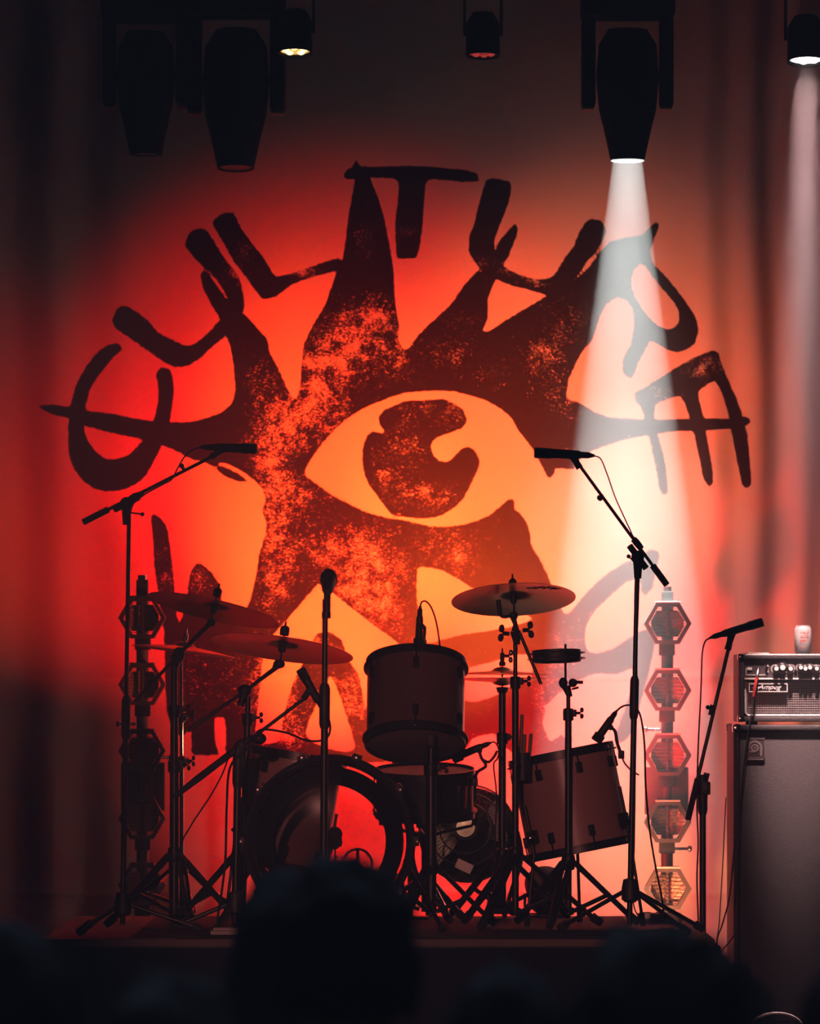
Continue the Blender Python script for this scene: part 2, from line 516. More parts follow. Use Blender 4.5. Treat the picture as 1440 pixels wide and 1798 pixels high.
HAND = [(66, 712), (92, 711), (120, 714), (150, 720), (200, 727), (250, 737), (297, 741), (340, 740), (387, 725), (407, 707), (413, 687),
        (410, 640), (404, 610), (397, 587), (387, 562), (370, 533), (357, 507), (352, 485), (356, 475), (363, 476), (380, 500), (399, 526),
        (412, 540), (425, 548), (447, 570), (470, 597), (473, 617), (487, 643), (502, 677), (515, 700), (519, 700), (523, 693), (528, 667),
        (530, 633), (534, 603), (550, 570), (570, 537), (583, 500), (593, 473), (602, 452), (607, 420), (612, 377), (617, 350), (622, 320),
        (624, 300), (646, 300), (653, 320), (663, 343), (675, 383), (685, 433), (692, 480), (693, 520), (697, 553), (702, 570), (700, 583),
        (700, 600), (708, 613), (713, 614), (720, 608), (733, 590), (753, 570), (793, 533), (813, 503), (840, 475), (868, 466), (872, 488),
        (863, 507), (857, 527), (857, 557), (848, 579), (857, 582), (887, 563), (920, 543), (965, 517), (1010, 490), (1027, 477), (1043, 457),
        (1058, 437), (1077, 423), (1100, 420), (1112, 440), (1112, 475), (1108, 500), (1095, 517), (1080, 524), (1066, 534), (1057, 548),
        (1047, 575), (1040, 597), (1023, 617), (1007, 647), (997, 673), (996, 700), (1013, 705), (1033, 717), (1043, 723), (1073, 733),
        (1107, 735), (1147, 737), (1210, 735), (1277, 735), (1313, 732), (1319, 739), (1312, 747), (1277, 753), (1233, 757), (1190, 757),
        (1133, 765), (1093, 773), (1067, 782), (1043, 790), (1022, 803), (1007, 824), (977, 822), (973, 833), (962, 840), (953, 833),
        (948, 822), (935, 850), (905, 878), (903, 895), (914, 902), (925, 917), (931, 937), (933, 957), (947, 980), (965, 1017), (980, 1057),
        (996, 1088), (1004, 1130), (985, 1200), (970, 1225), (952, 1243), (945, 1263), (950, 1282), (964, 1302), (975, 1330), (930, 1345),
        (885, 1310), (870, 1289), (848, 1291), (828, 1299), (800, 1330), (640, 1340), (450, 1340), (398, 1322), (397, 1303), (395, 1262),
        (377, 1262), (378, 1303), (384, 1325), (338, 1325), (336, 1300), (334, 1264), (345, 1210), (353, 1160), (352, 1120), (360, 1100),
        (393, 1093), (420, 1088), (436, 1062), (443, 1040), (450, 1007), (455, 973), (463, 947), (468, 923), (465, 910), (461, 897),
        (465, 880), (464, 867), (457, 853), (433, 833), (410, 819), (387, 812), (378, 821), (360, 812), (333, 805), (317, 796), (287, 783),
        (250, 771), (200, 761), (150, 748), (120, 735), (90, 727)]
EYE = [(535, 827), (547, 806), (567, 777), (587, 755), (613, 733), (643, 715), (680, 700), (713, 690), (753, 687), (793, 687), (820, 693),
       (853, 703), (877, 717), (897, 733), (913, 760), (933, 785), (948, 812), (960, 836), (950, 860), (925, 885), (905, 880), (897, 875),
       (883, 885), (863, 902), (843, 913), (813, 921), (783, 925), (753, 924), (730, 918), (707, 913), (680, 909), (643, 899), (610, 883),
       (580, 868), (557, 850), (539, 838)]
IRIS = [(665, 733), (672, 722), (690, 713), (715, 703), (745, 703), (777, 700), (800, 710), (815, 722), (820, 738), (812, 751), (790, 760),
        (768, 768), (757, 780), (760, 797), (770, 808), (783, 812), (793, 806), (808, 790), (822, 784), (835, 792), (843, 812), (838, 828),
        (828, 848), (815, 873), (800, 890), (775, 905), (745, 911), (715, 908), (690, 905), (675, 888), (660, 868), (647, 850), (638, 825),
        (636, 800), (638, 783), (645, 765), (655, 758), (668, 760), (672, 762), (674, 756), (667, 746)]
ADD = [
    IRIS,
    # first U
    [(197, 560), (207, 541), (220, 537), (240, 547), (260, 563), (277, 583), (303, 597), (327, 607), (343, 603), (367, 583), (388, 561),
     (398, 588), (377, 605), (353, 628), (330, 642), (307, 645), (283, 633), (250, 610), (227, 593), (203, 577)],
    # its second stroke
    [(325, 425), (333, 408), (353, 400), (365, 407), (380, 430), (397, 457), (420, 487), (428, 520), (430, 537), (424, 550), (405, 545),
     (397, 517), (373, 483), (347, 460), (327, 435)],
    # L
    [(373, 390), (387, 376), (410, 373), (423, 400), (443, 427), (463, 453), (480, 481), (487, 486), (513, 480), (547, 468), (598, 452),
     (594, 474), (547, 487), (513, 500), (487, 520), (463, 525), (453, 517), (437, 493), (413, 463), (393, 427), (377, 402)],
    # T
    [(603, 307), (610, 298), (619, 293), (626, 280), (634, 292), (680, 292), (707, 291), (750, 292), (780, 295), (820, 299), (837, 305),
     (842, 313), (838, 319), (813, 320), (787, 317), (758, 315), (748, 322), (745, 353), (742, 400), (737, 433), (730, 453), (700, 455),
     (696, 447), (694, 403), (695, 373), (698, 360), (700, 323), (692, 314), (653, 312), (628, 313), (608, 315)],
    # second U: left stroke, little spike, curve and right stroke
    [(853, 317), (867, 313), (892, 318), (898, 326), (895, 350), (885, 377), (873, 407), (868, 427), (869, 443), (874, 427), (890, 407),
     (903, 394), (909, 397), (909, 410), (900, 433), (893, 450), (883, 468), (913, 482), (937, 490), (957, 490), (973, 483), (983, 467),
     (993, 450), (1007, 433), (1015, 412), (1028, 390), (1040, 384), (1057, 388), (1064, 405), (1060, 420), (1047, 443), (1030, 460),
     (1023, 473), (1008, 491), (966, 518), (943, 513), (923, 508), (900, 502), (870, 490), (850, 480), (842, 470), (832, 457), (823, 442),
     (825, 413), (833, 393), (838, 370), (847, 337)],
    # R bowl with its spike
    [(1070, 425), (1100, 417), (1128, 412), (1140, 400), (1152, 388), (1157, 392), (1155, 405), (1147, 424), (1142, 442), (1147, 463),
     (1167, 483), (1187, 507), (1205, 530), (1222, 557), (1227, 580), (1220, 603), (1207, 613), (1190, 619), (1173, 615), (1153, 603),
     (1142, 598), (1130, 620), (1120, 640), (1113, 658), (1104, 665), (1094, 652), (1094, 632), (1107, 606), (1113, 573), (1112, 545),
     (1100, 528), (1080, 520), (1060, 500), (1060, 450)],
    # E
    [(1115, 690), (1133, 680), (1180, 650), (1220, 627), (1253, 615), (1261, 620), (1267, 637), (1277, 663), (1297, 707), (1305, 733),
     (1313, 763), (1318, 820), (1320, 847), (1313, 857), (1304, 853), (1297, 820), (1287, 770), (1277, 720), (1267, 690), (1257, 670),
     (1243, 674), (1227, 688), (1228, 702), (1237, 737), (1242, 770), (1250, 820), (1252, 846), (1245, 854), (1236, 844), (1230, 813),
     (1217, 753), (1207, 720), (1198, 699), (1186, 696), (1152, 710), (1149, 737), (1157, 770), (1167, 807), (1173, 861), (1167, 869),
     (1159, 863), (1153, 830), (1143, 780), (1133, 740), (1127, 717), (1116, 704)],
    # the small dash and the lower left letter
    [(380, 824), (388, 818), (417, 830), (435, 845), (416, 845), (396, 837)],
    [(265, 909), (270, 903), (280, 908), (293, 925), (298, 953), (302, 985), (307, 1037), (313, 1095), (327, 1063), (330, 1030),
     (334, 1007), (343, 991), (354, 990), (373, 1007), (387, 1030), (390, 1073), (395, 1098), (362, 1160), (345, 1215), (333, 1275),
     (318, 1295), (300, 1270), (293, 1247), (290, 1200), (288, 1110), (276, 1030), (271, 993), (269, 953)],
    # letter strokes low on the right
    [(985, 1085), (1003, 1073), (1033, 1037), (1067, 1007), (1100, 987), (1127, 976), (1140, 965), (1155, 967), (1158, 978), (1152, 1000),
     (1147, 1028), (1136, 1044), (1127, 1040), (1122, 1018), (1100, 1022), (1073, 1045), (1047, 1070), (1030, 1098), (1027, 1127),
     (1034, 1144), (1050, 1147), (1080, 1137), (1113, 1115), (1137, 1104), (1150, 1130), (1142, 1170), (1125, 1235), (1110, 1285),
     (1092, 1304), (1078, 1300), (1088, 1270), (1108, 1215), (1112, 1174), (1085, 1184), (1050, 1183), (1025, 1190), (1000, 1205),
     (978, 1220), (955, 1240), (930, 1200), (950, 1140)],
    [(935, 1225), (958, 1245), (952, 1270), (966, 1302), (974, 1298), (985, 1290), (998, 1302), (1005, 1318), (960, 1335), (930, 1300)],
]
STROKES = [
    [(206, 611, 8), (188, 621, 13), (167, 645, 14), (148, 675, 13), (139, 705, 13), (133, 740, 13), (137, 775, 17), (148, 806, 24),
     (173, 830, 28), (203, 834, 28), (233, 823, 25), (257, 795, 19), (274, 765, 16), (285, 735, 14), (291, 700, 13), (291, 675, 14), (288, 659, 14)],
]
CUT = [
    EYE,
    # inside of the R bowl
    [(1128, 462), (1147, 487), (1163, 507), (1177, 523), (1187, 537), (1193, 553), (1190, 568), (1180, 577), (1167, 577), (1153, 570),
     (1135, 552), (1120, 530), (1110, 508), (1108, 490), (1115, 472)],
    # bare wedges below the palm
    [(557, 1027), (566, 1030), (587, 1043), (633, 1080), (697, 1128), (715, 1150), (690, 1200), (655, 1245), (640, 1238), (630, 1187),
     (613, 1160), (600, 1125), (580, 1110), (557, 1112), (545, 1135), (533, 1160), (510, 1213), (497, 1262), (490, 1302), (449, 1302),
     (455, 1220), (463, 1147), (480, 1115), (500, 1093)],
    [(580, 1187), (598, 1225), (613, 1273), (624, 1310), (612, 1320), (587, 1317), (560, 1308), (541, 1297), (538, 1280), (555, 1238)],
    [(733, 1000), (742, 995), (753, 997), (777, 1002), (800, 1014), (850, 1045), (900, 1070), (936, 1087), (887, 1103), (820, 1113),
     (777, 1123), (750, 1130), (742, 1100), (733, 1063), (732, 1030)],
    [(800, 1185), (820, 1173), (857, 1164), (896, 1152), (918, 1149), (935, 1152), (936, 1186), (900, 1204), (874, 1219), (842, 1231),
     (823, 1231), (800, 1225)],
]
ink = sdf_poly(HAND)
pal_hand = ink.copy()
for c in CUT:
    ink = np.minimum(ink, -sdf_poly(c))
for a in ADD:
    ink = np.maximum(ink, sdf_poly(a))
for s in STROKES:
    ink = np.maximum(ink, sdf_stroke(s))
ink = np.minimum(ink, -sdf_poly(CUT[1]))

WEAR = [(560, 640, 55, 40, 1.0), (590, 590, 40, 50, .8), (655, 550, 40, 40, 1.0), (640, 610, 60, 70, .7), (500, 745, 60, 50, 1.1),
        (470, 800, 40, 50, .9), (450, 660, 35, 40, .6), (550, 700, 50, 50, 1.1), (790, 620, 40, 25, .8), (800, 560, 50, 20, .5),
        (960, 625, 40, 40, .9), (990, 700, 40, 40, .7), (1000, 560, 50, 40, .5), (1230, 640, 40, 25, 1.1), (1160, 690, 30, 20, .7),
        (700, 620, 40, 60, .5), (480, 900, 30, 60, .9), (520, 870, 60, 40, .9), (560, 960, 80, 30, .8), (640, 930, 60, 40, .6),
        (660, 1000, 80, 40, 1.0), (620, 1050, 60, 50, .8), (680, 1080, 40, 50, .9), (790, 950, 60, 40, .6), (810, 990, 40, 30, .6),
        (750, 870, 60, 25, 1.0), (670, 840, 30, 30, .7), (710, 780, 40, 50, .7), (800, 730, 25, 25, .7), (745, 720, 30, 20, .6),
        (410, 485, 30, 20, .9), (430, 440, 25, 30, .5), (540, 478, 30, 15, 1.2), (480, 1020, 40, 60, 1.0), (450, 1200, 40, 90, .8),
        (500, 1290, 40, 40, 1.0), (620, 1230, 40, 60, 1.2), (560, 1140, 40, 30, .9), (520, 1220, 40, 60, .8), (340, 1020, 40, 30, .8),
        (285, 1000, 25, 60, .6), (350, 1200, 60, 80, .5), (900, 480, 30, 15, .6), (940, 495, 20, 15, .9), (720, 400, 30, 40, .4),
        (640, 420, 40, 40, .5), (850, 1200, 40, 60, .4), (960, 1230, 30, 70, .9), (990, 1140, 40, 40, .6), (1060, 1100, 60, 40, .5),
        (850, 470, 30, 20, .6), (230, 570, 30, 25, .3), (840, 880, 30, 40, .2), (600, 760, 30, 50, .6), (870, 660, 60, 40, .4)]
wear = np.zeros(GX.shape)
for (cx, cy, rx, ry, w) in WEAR:
    wear += w * np.exp(-(((GX - cx) / rx) ** 2 + ((GY - cy) / ry) ** 2))
wear = np.clip(wear, 0, 1.3)

sB = sc_at(BACK_Y)
wx = (GX - 720) / sB
wz = CZ - (GY - HZ) / sB
wy = np.full(GX.shape, BACK_Y)
rgt = np.clip((GX - 1180) / 160, 0, 1)
wy += 0.020 * rgt * np.sin((GX - 1180) / 13.0 + 0.6 * np.sin(GY / 170.0))
wy += 0.012 * np.clip((260 - GX) / 160, 0, 1) * np.sin(GX / 21.0 + 0.4 * np.sin(GY / 210.0))
low = np.clip((GY - 1187) / 200, 0, 1)
wy += 0.004 * low * np.sin(GX / 17.0 + 0.5 * np.sin(GY / 90.0)) + 0.003 * np.sin(GX / 61.0) * np.sin(GY / 83.0)
for row, a in ((1187, .007), (1320, .002), (1358, .0025), (1412, .003), (1568, .006)):
    wy -= a * np.exp(-((GY - row - 2.0 * np.sin(GX / 140.0)) / 3.5) ** 2)
pud = np.clip((GY - 1690) / 70, 0, 1)
wy -= 0.10 * pud ** 2
nr, nc = GX.shape
verts = np.stack([wx, wy, wz], -1).reshape(-1, 3)
verts[:, 2] = np.maximum(verts[:, 2], 0.012)
ban = bpy.data.meshes.new('backdrop_banner')
ii = np.arange(nr * nc).reshape(nr, nc)
quads = np.stack([ii[:-1, :-1], ii[1:, :-1], ii[1:, 1:], ii[:-1, 1:]], -1).reshape(-1, 4)
ban.from_pydata(verts.tolist(), [], quads.tolist())
ban.shade_smooth()
for nm, arr in (('ink', ink), ('wear', wear)):
    at = ban.attributes.new(nm, 'FLOAT', 'POINT')
    at.data.foreach_set('value', arr.reshape(-1).astype(np.float32))


def banner_mat():
    m = bpy.data.materials.new('printed banner cloth')
    m.use_nodes = True
    nt = m.node_tree
    L = nt.links.new
    b = nt.nodes['Principled BSDF']

    def math_(op, a, c=None, clamp=False):
        n = nt.nodes.new('ShaderNodeMath')
        n.operation = op
        n.use_clamp = clamp
        for k, v in ((0, a), (1, c)):
            if v is None:
                continue
            if isinstance(v, (int, float)):
                n.inputs[k].default_value = v
            else:
                L(v, n.inputs[k])
        return n.outputs[0]

    def attr(nm):
        n = nt.nodes.new('ShaderNodeAttribute')
        n.attribute_name = nm
        return n.outputs['Fac']

    tc = nt.nodes.new('ShaderNodeTexCoord')

    def noise(scale, detail, stretch=(1, 1, 1), dist=0.0):
        mp = nt.nodes.new('ShaderNodeMapping')
        mp.inputs['Scale'].default_value = stretch
        n = nt.nodes.new('ShaderNodeTexNoise')
        n.inputs['Scale'].default_value = scale
        n.inputs['Detail'].default_value = detail
        n.inputs['Distortion'].default_value = dist
        L(tc.outputs['Object'], mp.inputs[0])
        L(mp.outputs[0], n.inputs['Vector'])
        return n.outputs['Fac']

    edge = noise(55, 3)
    d = math_('ADD', attr('ink'), math_('MULTIPLY', math_('SUBTRACT', edge, 0.5), 5.0))
    inside = math_('MULTIPLY', math_('ADD', d, 0.8), 0.6, True)
    fine = noise(105, 5, (1, 1, 1.7), 1.2)
    mid = noise(17, 3)
    w = math_('MULTIPLY', attr('wear'), math_('MULTIPLY', math_('SUBTRACT', mid, 0.2), 2.4))
    thr = math_('SUBTRACT', 0.70, math_('MULTIPLY', w, 0.235))
    speck = math_('MULTIPLY', math_('SUBTRACT', fine, thr), 14.0, True)
    mask = math_('MULTIPLY', inside, math_('SUBTRACT', 1.0, math_('MULTIPLY', speck, 0.8)))
    mx = nt.nodes.new('ShaderNodeMix')
    mx.data_type = 'RGBA'
    mx.inputs[6].default_value = (0.80, 0.72, 0.62, 1)
    mx.inputs[7].default_value = (0.018, 0.015, 0.017, 1)
    L(mask, mx.inputs[0])
    weave = noise(420, 2)
    mv = nt.nodes.new('ShaderNodeMix')
    mv.data_type = 'RGBA'
    mv.blend_type = 'MULTIPLY'
    mv.inputs[0].default_value = 0.25
    L(mx.outputs[2], mv.inputs[6])
    L(weave, mv.inputs[7])
    L(mv.outputs[2], b.inputs['Base Color'])
    b.inputs['Roughness'].default_value = 0.95
    b.inputs['Specular IOR Level'].default_value = 0.05
    return m


ban.materials.append(banner_mat())
bo = bpy.data.objects.new('backdrop_banner', ban)
COL.objects.link(bo)
tag(bo, 'big pale cloth backdrop printed with a black hand, an eye and ragged letters', 'backdrop')
so = bpy.data.objects
sol = bo.modifiers.new('cloth thickness', 'SOLIDIFY')
sol.thickness, sol.offset = 0.002, 1.0

# ------------------------------------------------------------------ drums
def lugs(n, r, z0, z1, Mx, parent, a_off=0.0, size=(0.016, 0.022, 0.04), name='lug'):
    for k in range(n):
        a = 2 * math.pi * k / n + a_off
        R = Mx @ Matrix.Rotation(a, 4, 'Z')
        for z in (z0, z1):
            c = R @ Vector((r + size[0] * 0.5 - 0.002, 0, z))
            obj(name, MB().box(c, size, R, bevel=0.004), M['black_metal'], parent)


def rods(n, r, zs, Mx, parent, a_off=0.0):
    for k in range(n):
        a = 2 * math.pi * k / n + a_off
        R = Mx @ Matrix.Rotation(a, 4, 'Z')
        for z0, z1 in zs:
            mb = MB().tube([R @ Vector((r, 0, z0)), R @ Vector((r, 0, z1))], 0.003, 6)
            mb.tube([R @ Vector((r, 0, z1)), R @ Vector((r, 0, z1 + math.copysign(0.008, z1 - z0)))], 0.0045, 6)
            obj('tension_rod', mb, M['chrome'], parent)


def hoop(r, z, Mx, h=0.03):
    """flanged metal hoop round a drum of radius r with its lip at z going towards -h"""
    return MB().lathe([(r + 0.001, z), (r + 0.006, z), (r + 0.006, z - h * 0.8), (r + 0.014, z - h * 0.8), (r + 0.014, z - h), (r + 0.001, z - h)], Mx, 56, closed=True)


def drum(name, label, centre, n, R, H, n_lugs, top_m, bot_m, lug='lug', a_off=0.3, roll=0.0, shell='lacquer'):
    Mx = frame(centre, n, roll)
    t = thing(name, label, 'drum', centre)
    h = H / 2
    obj('shell', MB().lathe([(R, -h + 0.006), (R, h - 0.006), (R - 0.007, h - 0.006), (R - 0.007, -h + 0.006)], Mx, 56, closed=True), M[shell], t)
    obj('top_head', MB().lathe([(0, h - 0.002), (R - 0.006, h - 0.002), (R + 0.001, h - 0.005), (R + 0.001, h - 0.012)], Mx, 56), top_m, t)
    obj('bottom_head', MB().lathe([(0, -h + 0.002), (R - 0.006, -h + 0.002), (R + 0.001, -h + 0.005), (R + 0.001, -h + 0.012)], Mx, 56), bot_m, t)
    obj('top_hoop', hoop(R, h + 0.008, Mx), M['pole'], t)
    obj('bottom_hoop', hoop(R, -h - 0.008, Mx, -0.03), M['pole'], t)
    zl = max(h - 0.065, 0.016)
    lugs(n_lugs, R, zl, -zl, Mx, t, a_off, name=lug if lug == 'lug' else 'lug')
    rods(n_lugs, R + 0.011, [(zl, h - 0.012), (-zl, -h + 0.012)], Mx, t, a_off)
    return t, Mx


# kick drum
KC = Vector((W(578, 1486, 0).x, 0.0, DKR + 0.320))
kick = thing('kick_drum', 'large kick drum with clear heads standing on its side at centre', 'drum', (KC.x, 0.22, DKR))
KM = frame(KC, (0, -1, 0))                                         # z axis towards the audience
R = 0.283
obj('shell', MB().lathe([(R, -0.44), (R, -0.01), (R - 0.009, -0.01), (R - 0.009, -0.44)], KM, 72, closed=True), M['lacquer'], kick)
for nm, z in (('front_hoop', -0.015), ('rear_hoop', -0.475)):
    obj(nm, MB().lathe([(R + 0.004, z), (R + 0.016, z), (R + 0.018, z + 0.004), (R + 0.018, z + 0.036), (R + 0.016, z + 0.04), (R + 0.004, z + 0.04)], KM, 72, closed=True),
        M['wood_hoop'], kick)
fh = obj('front_head', MB().lathe([(0, 0.004), (R - 0.02, 0.004), (R - 0.006, 0.0), (R + 0.002, -0.002)], KM, 72), M['film'], kick)
for r0, r1 in ((0.199, 0.232), (0.243, 0.262)):
    obj('damping_ring', MB().lathe([(r0, 0.0), (r1, 0.0), (r1, 0.003), (r0, 0.003)], KM, 72, closed=True), M['black_ink'], fh)
obj('edge_cover', MB().lathe([(0.271, 0.001), (0.2865, -0.001), (0.2865, 0.003), (0.271, 0.004)], KM, 72, closed=True), M['black_ink'], fh)  # added black ring that hides the lit edge of the shell
rh = obj('rear_head', MB().lathe([(0, -0.454), (R - 0.02, -0.454), (R - 0.006, -0.45), (R + 0.002, -0.448)], KM, 72), M['film'], kick)
obj('damping_ring', MB().lathe([(0.215, -0.45), (0.255, -0.45), (0.255, -0.447), (0.215, -0.447)], KM, 72, closed=True), M['black_ink'], rh)
for k in range(10):
    a = 2 * math.pi * k / 10
    Rm = KM @ Matrix.Rotation(a, 4, 'Z')
    c = obj('tension_claw', MB().box(Rm @ Vector((R + 0.022, 0, 0.004)), (0.022, 0.034, 0.056), Rm, bevel=0.005), M['black_metal'], kick)
    obj('tension_rod', MB().tube([Rm @ Vector((R + 0.026, 0, 0.045)), Rm @ Vector((R + 0.026, 0, -0.10))], 0.0035, 8), M['chrome'], c)
    obj('lug', MB().box(Rm @ Vector((R + 0.013, 0, -0.13)), (0.03, 0.02, 0.07), Rm, bevel=0.006), M['pole'], kick)
    c = obj('tension_claw', MB().box(Rm @ Vector((R + 0.022, 0, -0.462)), (0.022, 0.034, 0.05), Rm, bevel=0.005), M['black_metal'], kick)
    obj('tension_rod', MB().tube([Rm @ Vector((R + 0.026, 0, -0.48)), Rm @ Vector((R + 0.026, 0, -0.36))], 0.0035, 8), M['chrome'], c)
for sx in (-1, 1):
    hip = KC + Vector((sx * 0.275, 0.10, -0.09))
    foot = Vector((KC.x + sx * 0.40, -0.02, DK + 0.012 if sx < 0 else DKR + 0.006))
    foot.z = DKR + 0.008
    sp = obj('spur', MB().tube([hip, foot], 0.009), M['chrome'], kick)
    obj('spur_bracket', MB().box(hip, (0.03, 0.06, 0.05), bevel=0.008), M['black_metal'], kick)
    obj('rubber_foot', MB().tube([foot + (hip - foot) * 0.06, foot], 0.014), M['rubber'], sp)

# pedal behind the kick, seen through its heads
px_, py_ = W(589, 1480, 0.55), 0.55
ped = thing('kick_pedal', 'kick pedal with round beater, seen through the clear kick heads', 'pedal', (px_.x, 0.62, DKR))
obj('base_plate', MB().box((px_.x, 0.64, DKR + 0.006), (0.10, 0.30, 0.008), bevel=0.002), M['black_metal'], ped)
fb = Matrix.Rotation(math.radians(14), 4, 'X')
obj('footboard', MB().box((px_.x, 0.66, DKR + 0.058), (0.075, 0.24, 0.008), Matrix.Rotation(math.radians(-14), 4, 'X'), bevel=0.003), M['pole'], ped)
for sx in (-1, 1):
    obj('post', MB().tube([(px_.x + sx * 0.055, 0.53, DKR + 0.01), (px_.x + sx * 0.055, 0.53, DKR + 0.155)], 0.008), M['black_metal'], ped)
obj('axle', MB().tube([(px_.x - 0.075, 0.53, DKR + 0.155), (px_.x + 0.115, 0.53, DKR + 0.155)], 0.006), M['chrome'], ped)
wc = W(628, 1516, 0.53)
obj('drive_wheel', MB().lathe([(0.047, -0.008), (0.056, -0.008), (0.056, 0.008), (0.047, 0.008)], frame(wc, (0, 1, 0)), 36, closed=True)
    .box(wc + Vector((0, 0, 0)), (0.012, 0.012, 0.10)), M['black_metal'], ped)
obj('hoop_clamp', MB().box((px_.x, 0.50, DKR + 0.02), (0.05, 0.03, 0.035), bevel=0.004), M['black_metal'], ped)
bt = W(588, 1467, 0.50)
bs = obj('beater_shaft', MB().tube([(px_.x, 0.53, DKR + 0.155), bt], 0.0035), M['chrome'], ped)
obj('beater', MB().lathe([(0, -0.028), (0.018, -0.026), (0.026, -0.012), (0.027, 0.012), (0.02, 0.024), (0, 0.026)], frame(bt + Vector((0, 0, 0.004)), (0, 1, 0.1)), 24)
    .box(bt + Vector((0.008, 0, -0.024)), (0.036, 0.03, 0.034), bevel=0.008), M['felt'], bs)

# tom on its stand, snare, both floor toms
tom, TM = drum('rack_tom', 'dark tom tipped back above the kick, microphone on its top rim', W(730, 1236, 0.44), (0.012, 0.36, 0.93), 0.176, 0.31, 6,
               M['smokyhead'], M['paleunder'], a_off=0.0, roll=math.radians(30))
obj('mount_bracket', MB().box(TM @ Vector((0.0, -0.19, -0.02)), (0.06, 0.05, 0.07), TM, bevel=0.008) if False else
    MB().box(W(757, 1300, 0.30), (0.03, 0.08, 0.05), bevel=0.008), M['black_metal'], tom)
snare, SM = drum('snare_drum', 'shallow snare drum with white head, half hidden under the tom', W(746, 1392, 0.78), (0.0, -0.12, 1), 0.178, 0.165, 8,
                 M['drumhead'], M['smokyhead'], a_off=0.2, shell='black_metal')
st_ = SM @ Vector((0.186 * math.cos(-0.75), 0.186 * math.sin(-0.75), 0))
obj('strainer', MB().box(st_, (0.03, 0.03, 0.09), SM @ Matrix.Rotation(-0.75, 4, 'Z'), bevel=0.006), M['chrome'], snare)
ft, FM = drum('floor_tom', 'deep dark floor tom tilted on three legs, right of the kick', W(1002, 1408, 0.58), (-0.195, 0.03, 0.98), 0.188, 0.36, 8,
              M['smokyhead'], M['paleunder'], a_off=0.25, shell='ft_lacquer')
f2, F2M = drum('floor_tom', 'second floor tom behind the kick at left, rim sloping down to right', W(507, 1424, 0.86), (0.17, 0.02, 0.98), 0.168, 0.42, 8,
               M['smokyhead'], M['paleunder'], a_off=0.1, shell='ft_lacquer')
for t, Mx, rr, angs in ((ft, FM, 0.188, (-0.55, -2.5, 1.57)), (f2, F2M, 0.168, (-0.4, -2.7, 1.57))):
    for a in angs:
        p0 = Mx @ Vector(((rr + 0.024) * math.cos(a), (rr + 0.024) * math.sin(a), 0.02))
        p1 = Mx @ Vector(((rr + 0.024) * math.cos(a), (rr + 0.024) * math.sin(a), -0.16))
        foot = Vector((p1.x + 0.045 * math.cos(a) + 0.01, p1.y + 0.03 * math.sin(a), DKR + 0.012))
        lg = obj('leg', MB().tube([p0, p1, p1 + (foot - p1) * 0.2, foot], 0.006), M['pole'], t)
        obj('rubber_foot', MB().tube([foot + (p1 - foot) * 0.12, foot + Vector((0, 0, -0.010))], 0.011), M['rubber'], lg)
        bk = Mx @ Vector(((rr + 0.014) * math.cos(a), (rr + 0.014) * math.sin(a), -0.10))
        br = obj('leg_bracket', MB().box(bk, (0.03, 0.035, 0.05), Mx @ Matrix.Rotation(a, 4, 'Z'), bevel=0.006), M['black_metal'], t)
        kb = Mx @ Vector(((rr + 0.034) * math.cos(a + 0.05), (rr + 0.034) * math.sin(a + 0.05), -0.10))
        obj('wing_bolt', MB().ball(kb + Vector((0.0, -0.012, 0)), 0.010, 10, 8, s=(1.6, 0.6, 1)), M['chrome'], br)

# ------------------------------------------------------------------ stands
def T3(a):
    return tuple(a + 2 * math.pi * k / 3 for k in range(3))


def leg_set(t, x, y, hub_z, low_z, spread, angs, r=0.0108, m='pole', base=None, brace=True):
    for a in angs:
        g = (DKR if base is None else base)
        ca, sa = math.cos(a), math.sin(a)
        foot = Vector((x + spread * ca, y + spread * sa, g + 0.020))
        top = Vector((x + 0.022 * ca, y + 0.022 * sa, hub_z))
        mb = MB()
        off = Vector((-sa, ca, 0)) * 0.011
        mid = top + (foot - top) * 0.93
        mb.tube([top + off, mid + off * 0.6], r * 0.8, 8).tube([top - off, mid - off * 0.6], r * 0.8, 8).tube([mid, foot], r * 1.05, 8)
        lg = obj('leg', mb, M[m], t)
        obj('rubber_foot', MB().tube([foot + (top - foot) * 0.09, foot + Vector((0.012 * ca, 0.012 * sa, -0.004))], [0.017, 0.014], 10), M['rubber'], lg)
        if brace:
            lo = Vector((x + 0.02 * ca, y + 0.02 * sa, low_z))
            jn = top + (foot - top) * 0.55
            obj('brace', MB().tube([lo, jn], r * 0.75, 8), M[m], t)


def wing(p, d, m='black_metal', s=1.0):
    """wing screw: shaft along d with two wings"""
    d = Vector(d).normalized()
    mb = MB().tube([p, Vector(p) + d * 0.016 * s], 0.005 * s, 8)
    F = frame(Vector(p) + d * 0.018 * s, d)
    for k in (-1, 1):
        mb.ball(F @ Vector((0, 0.011 * s * k, 0.002)), 0.010 * s, 10, 8, F, (0.45, 1, 0.7))
    return mb


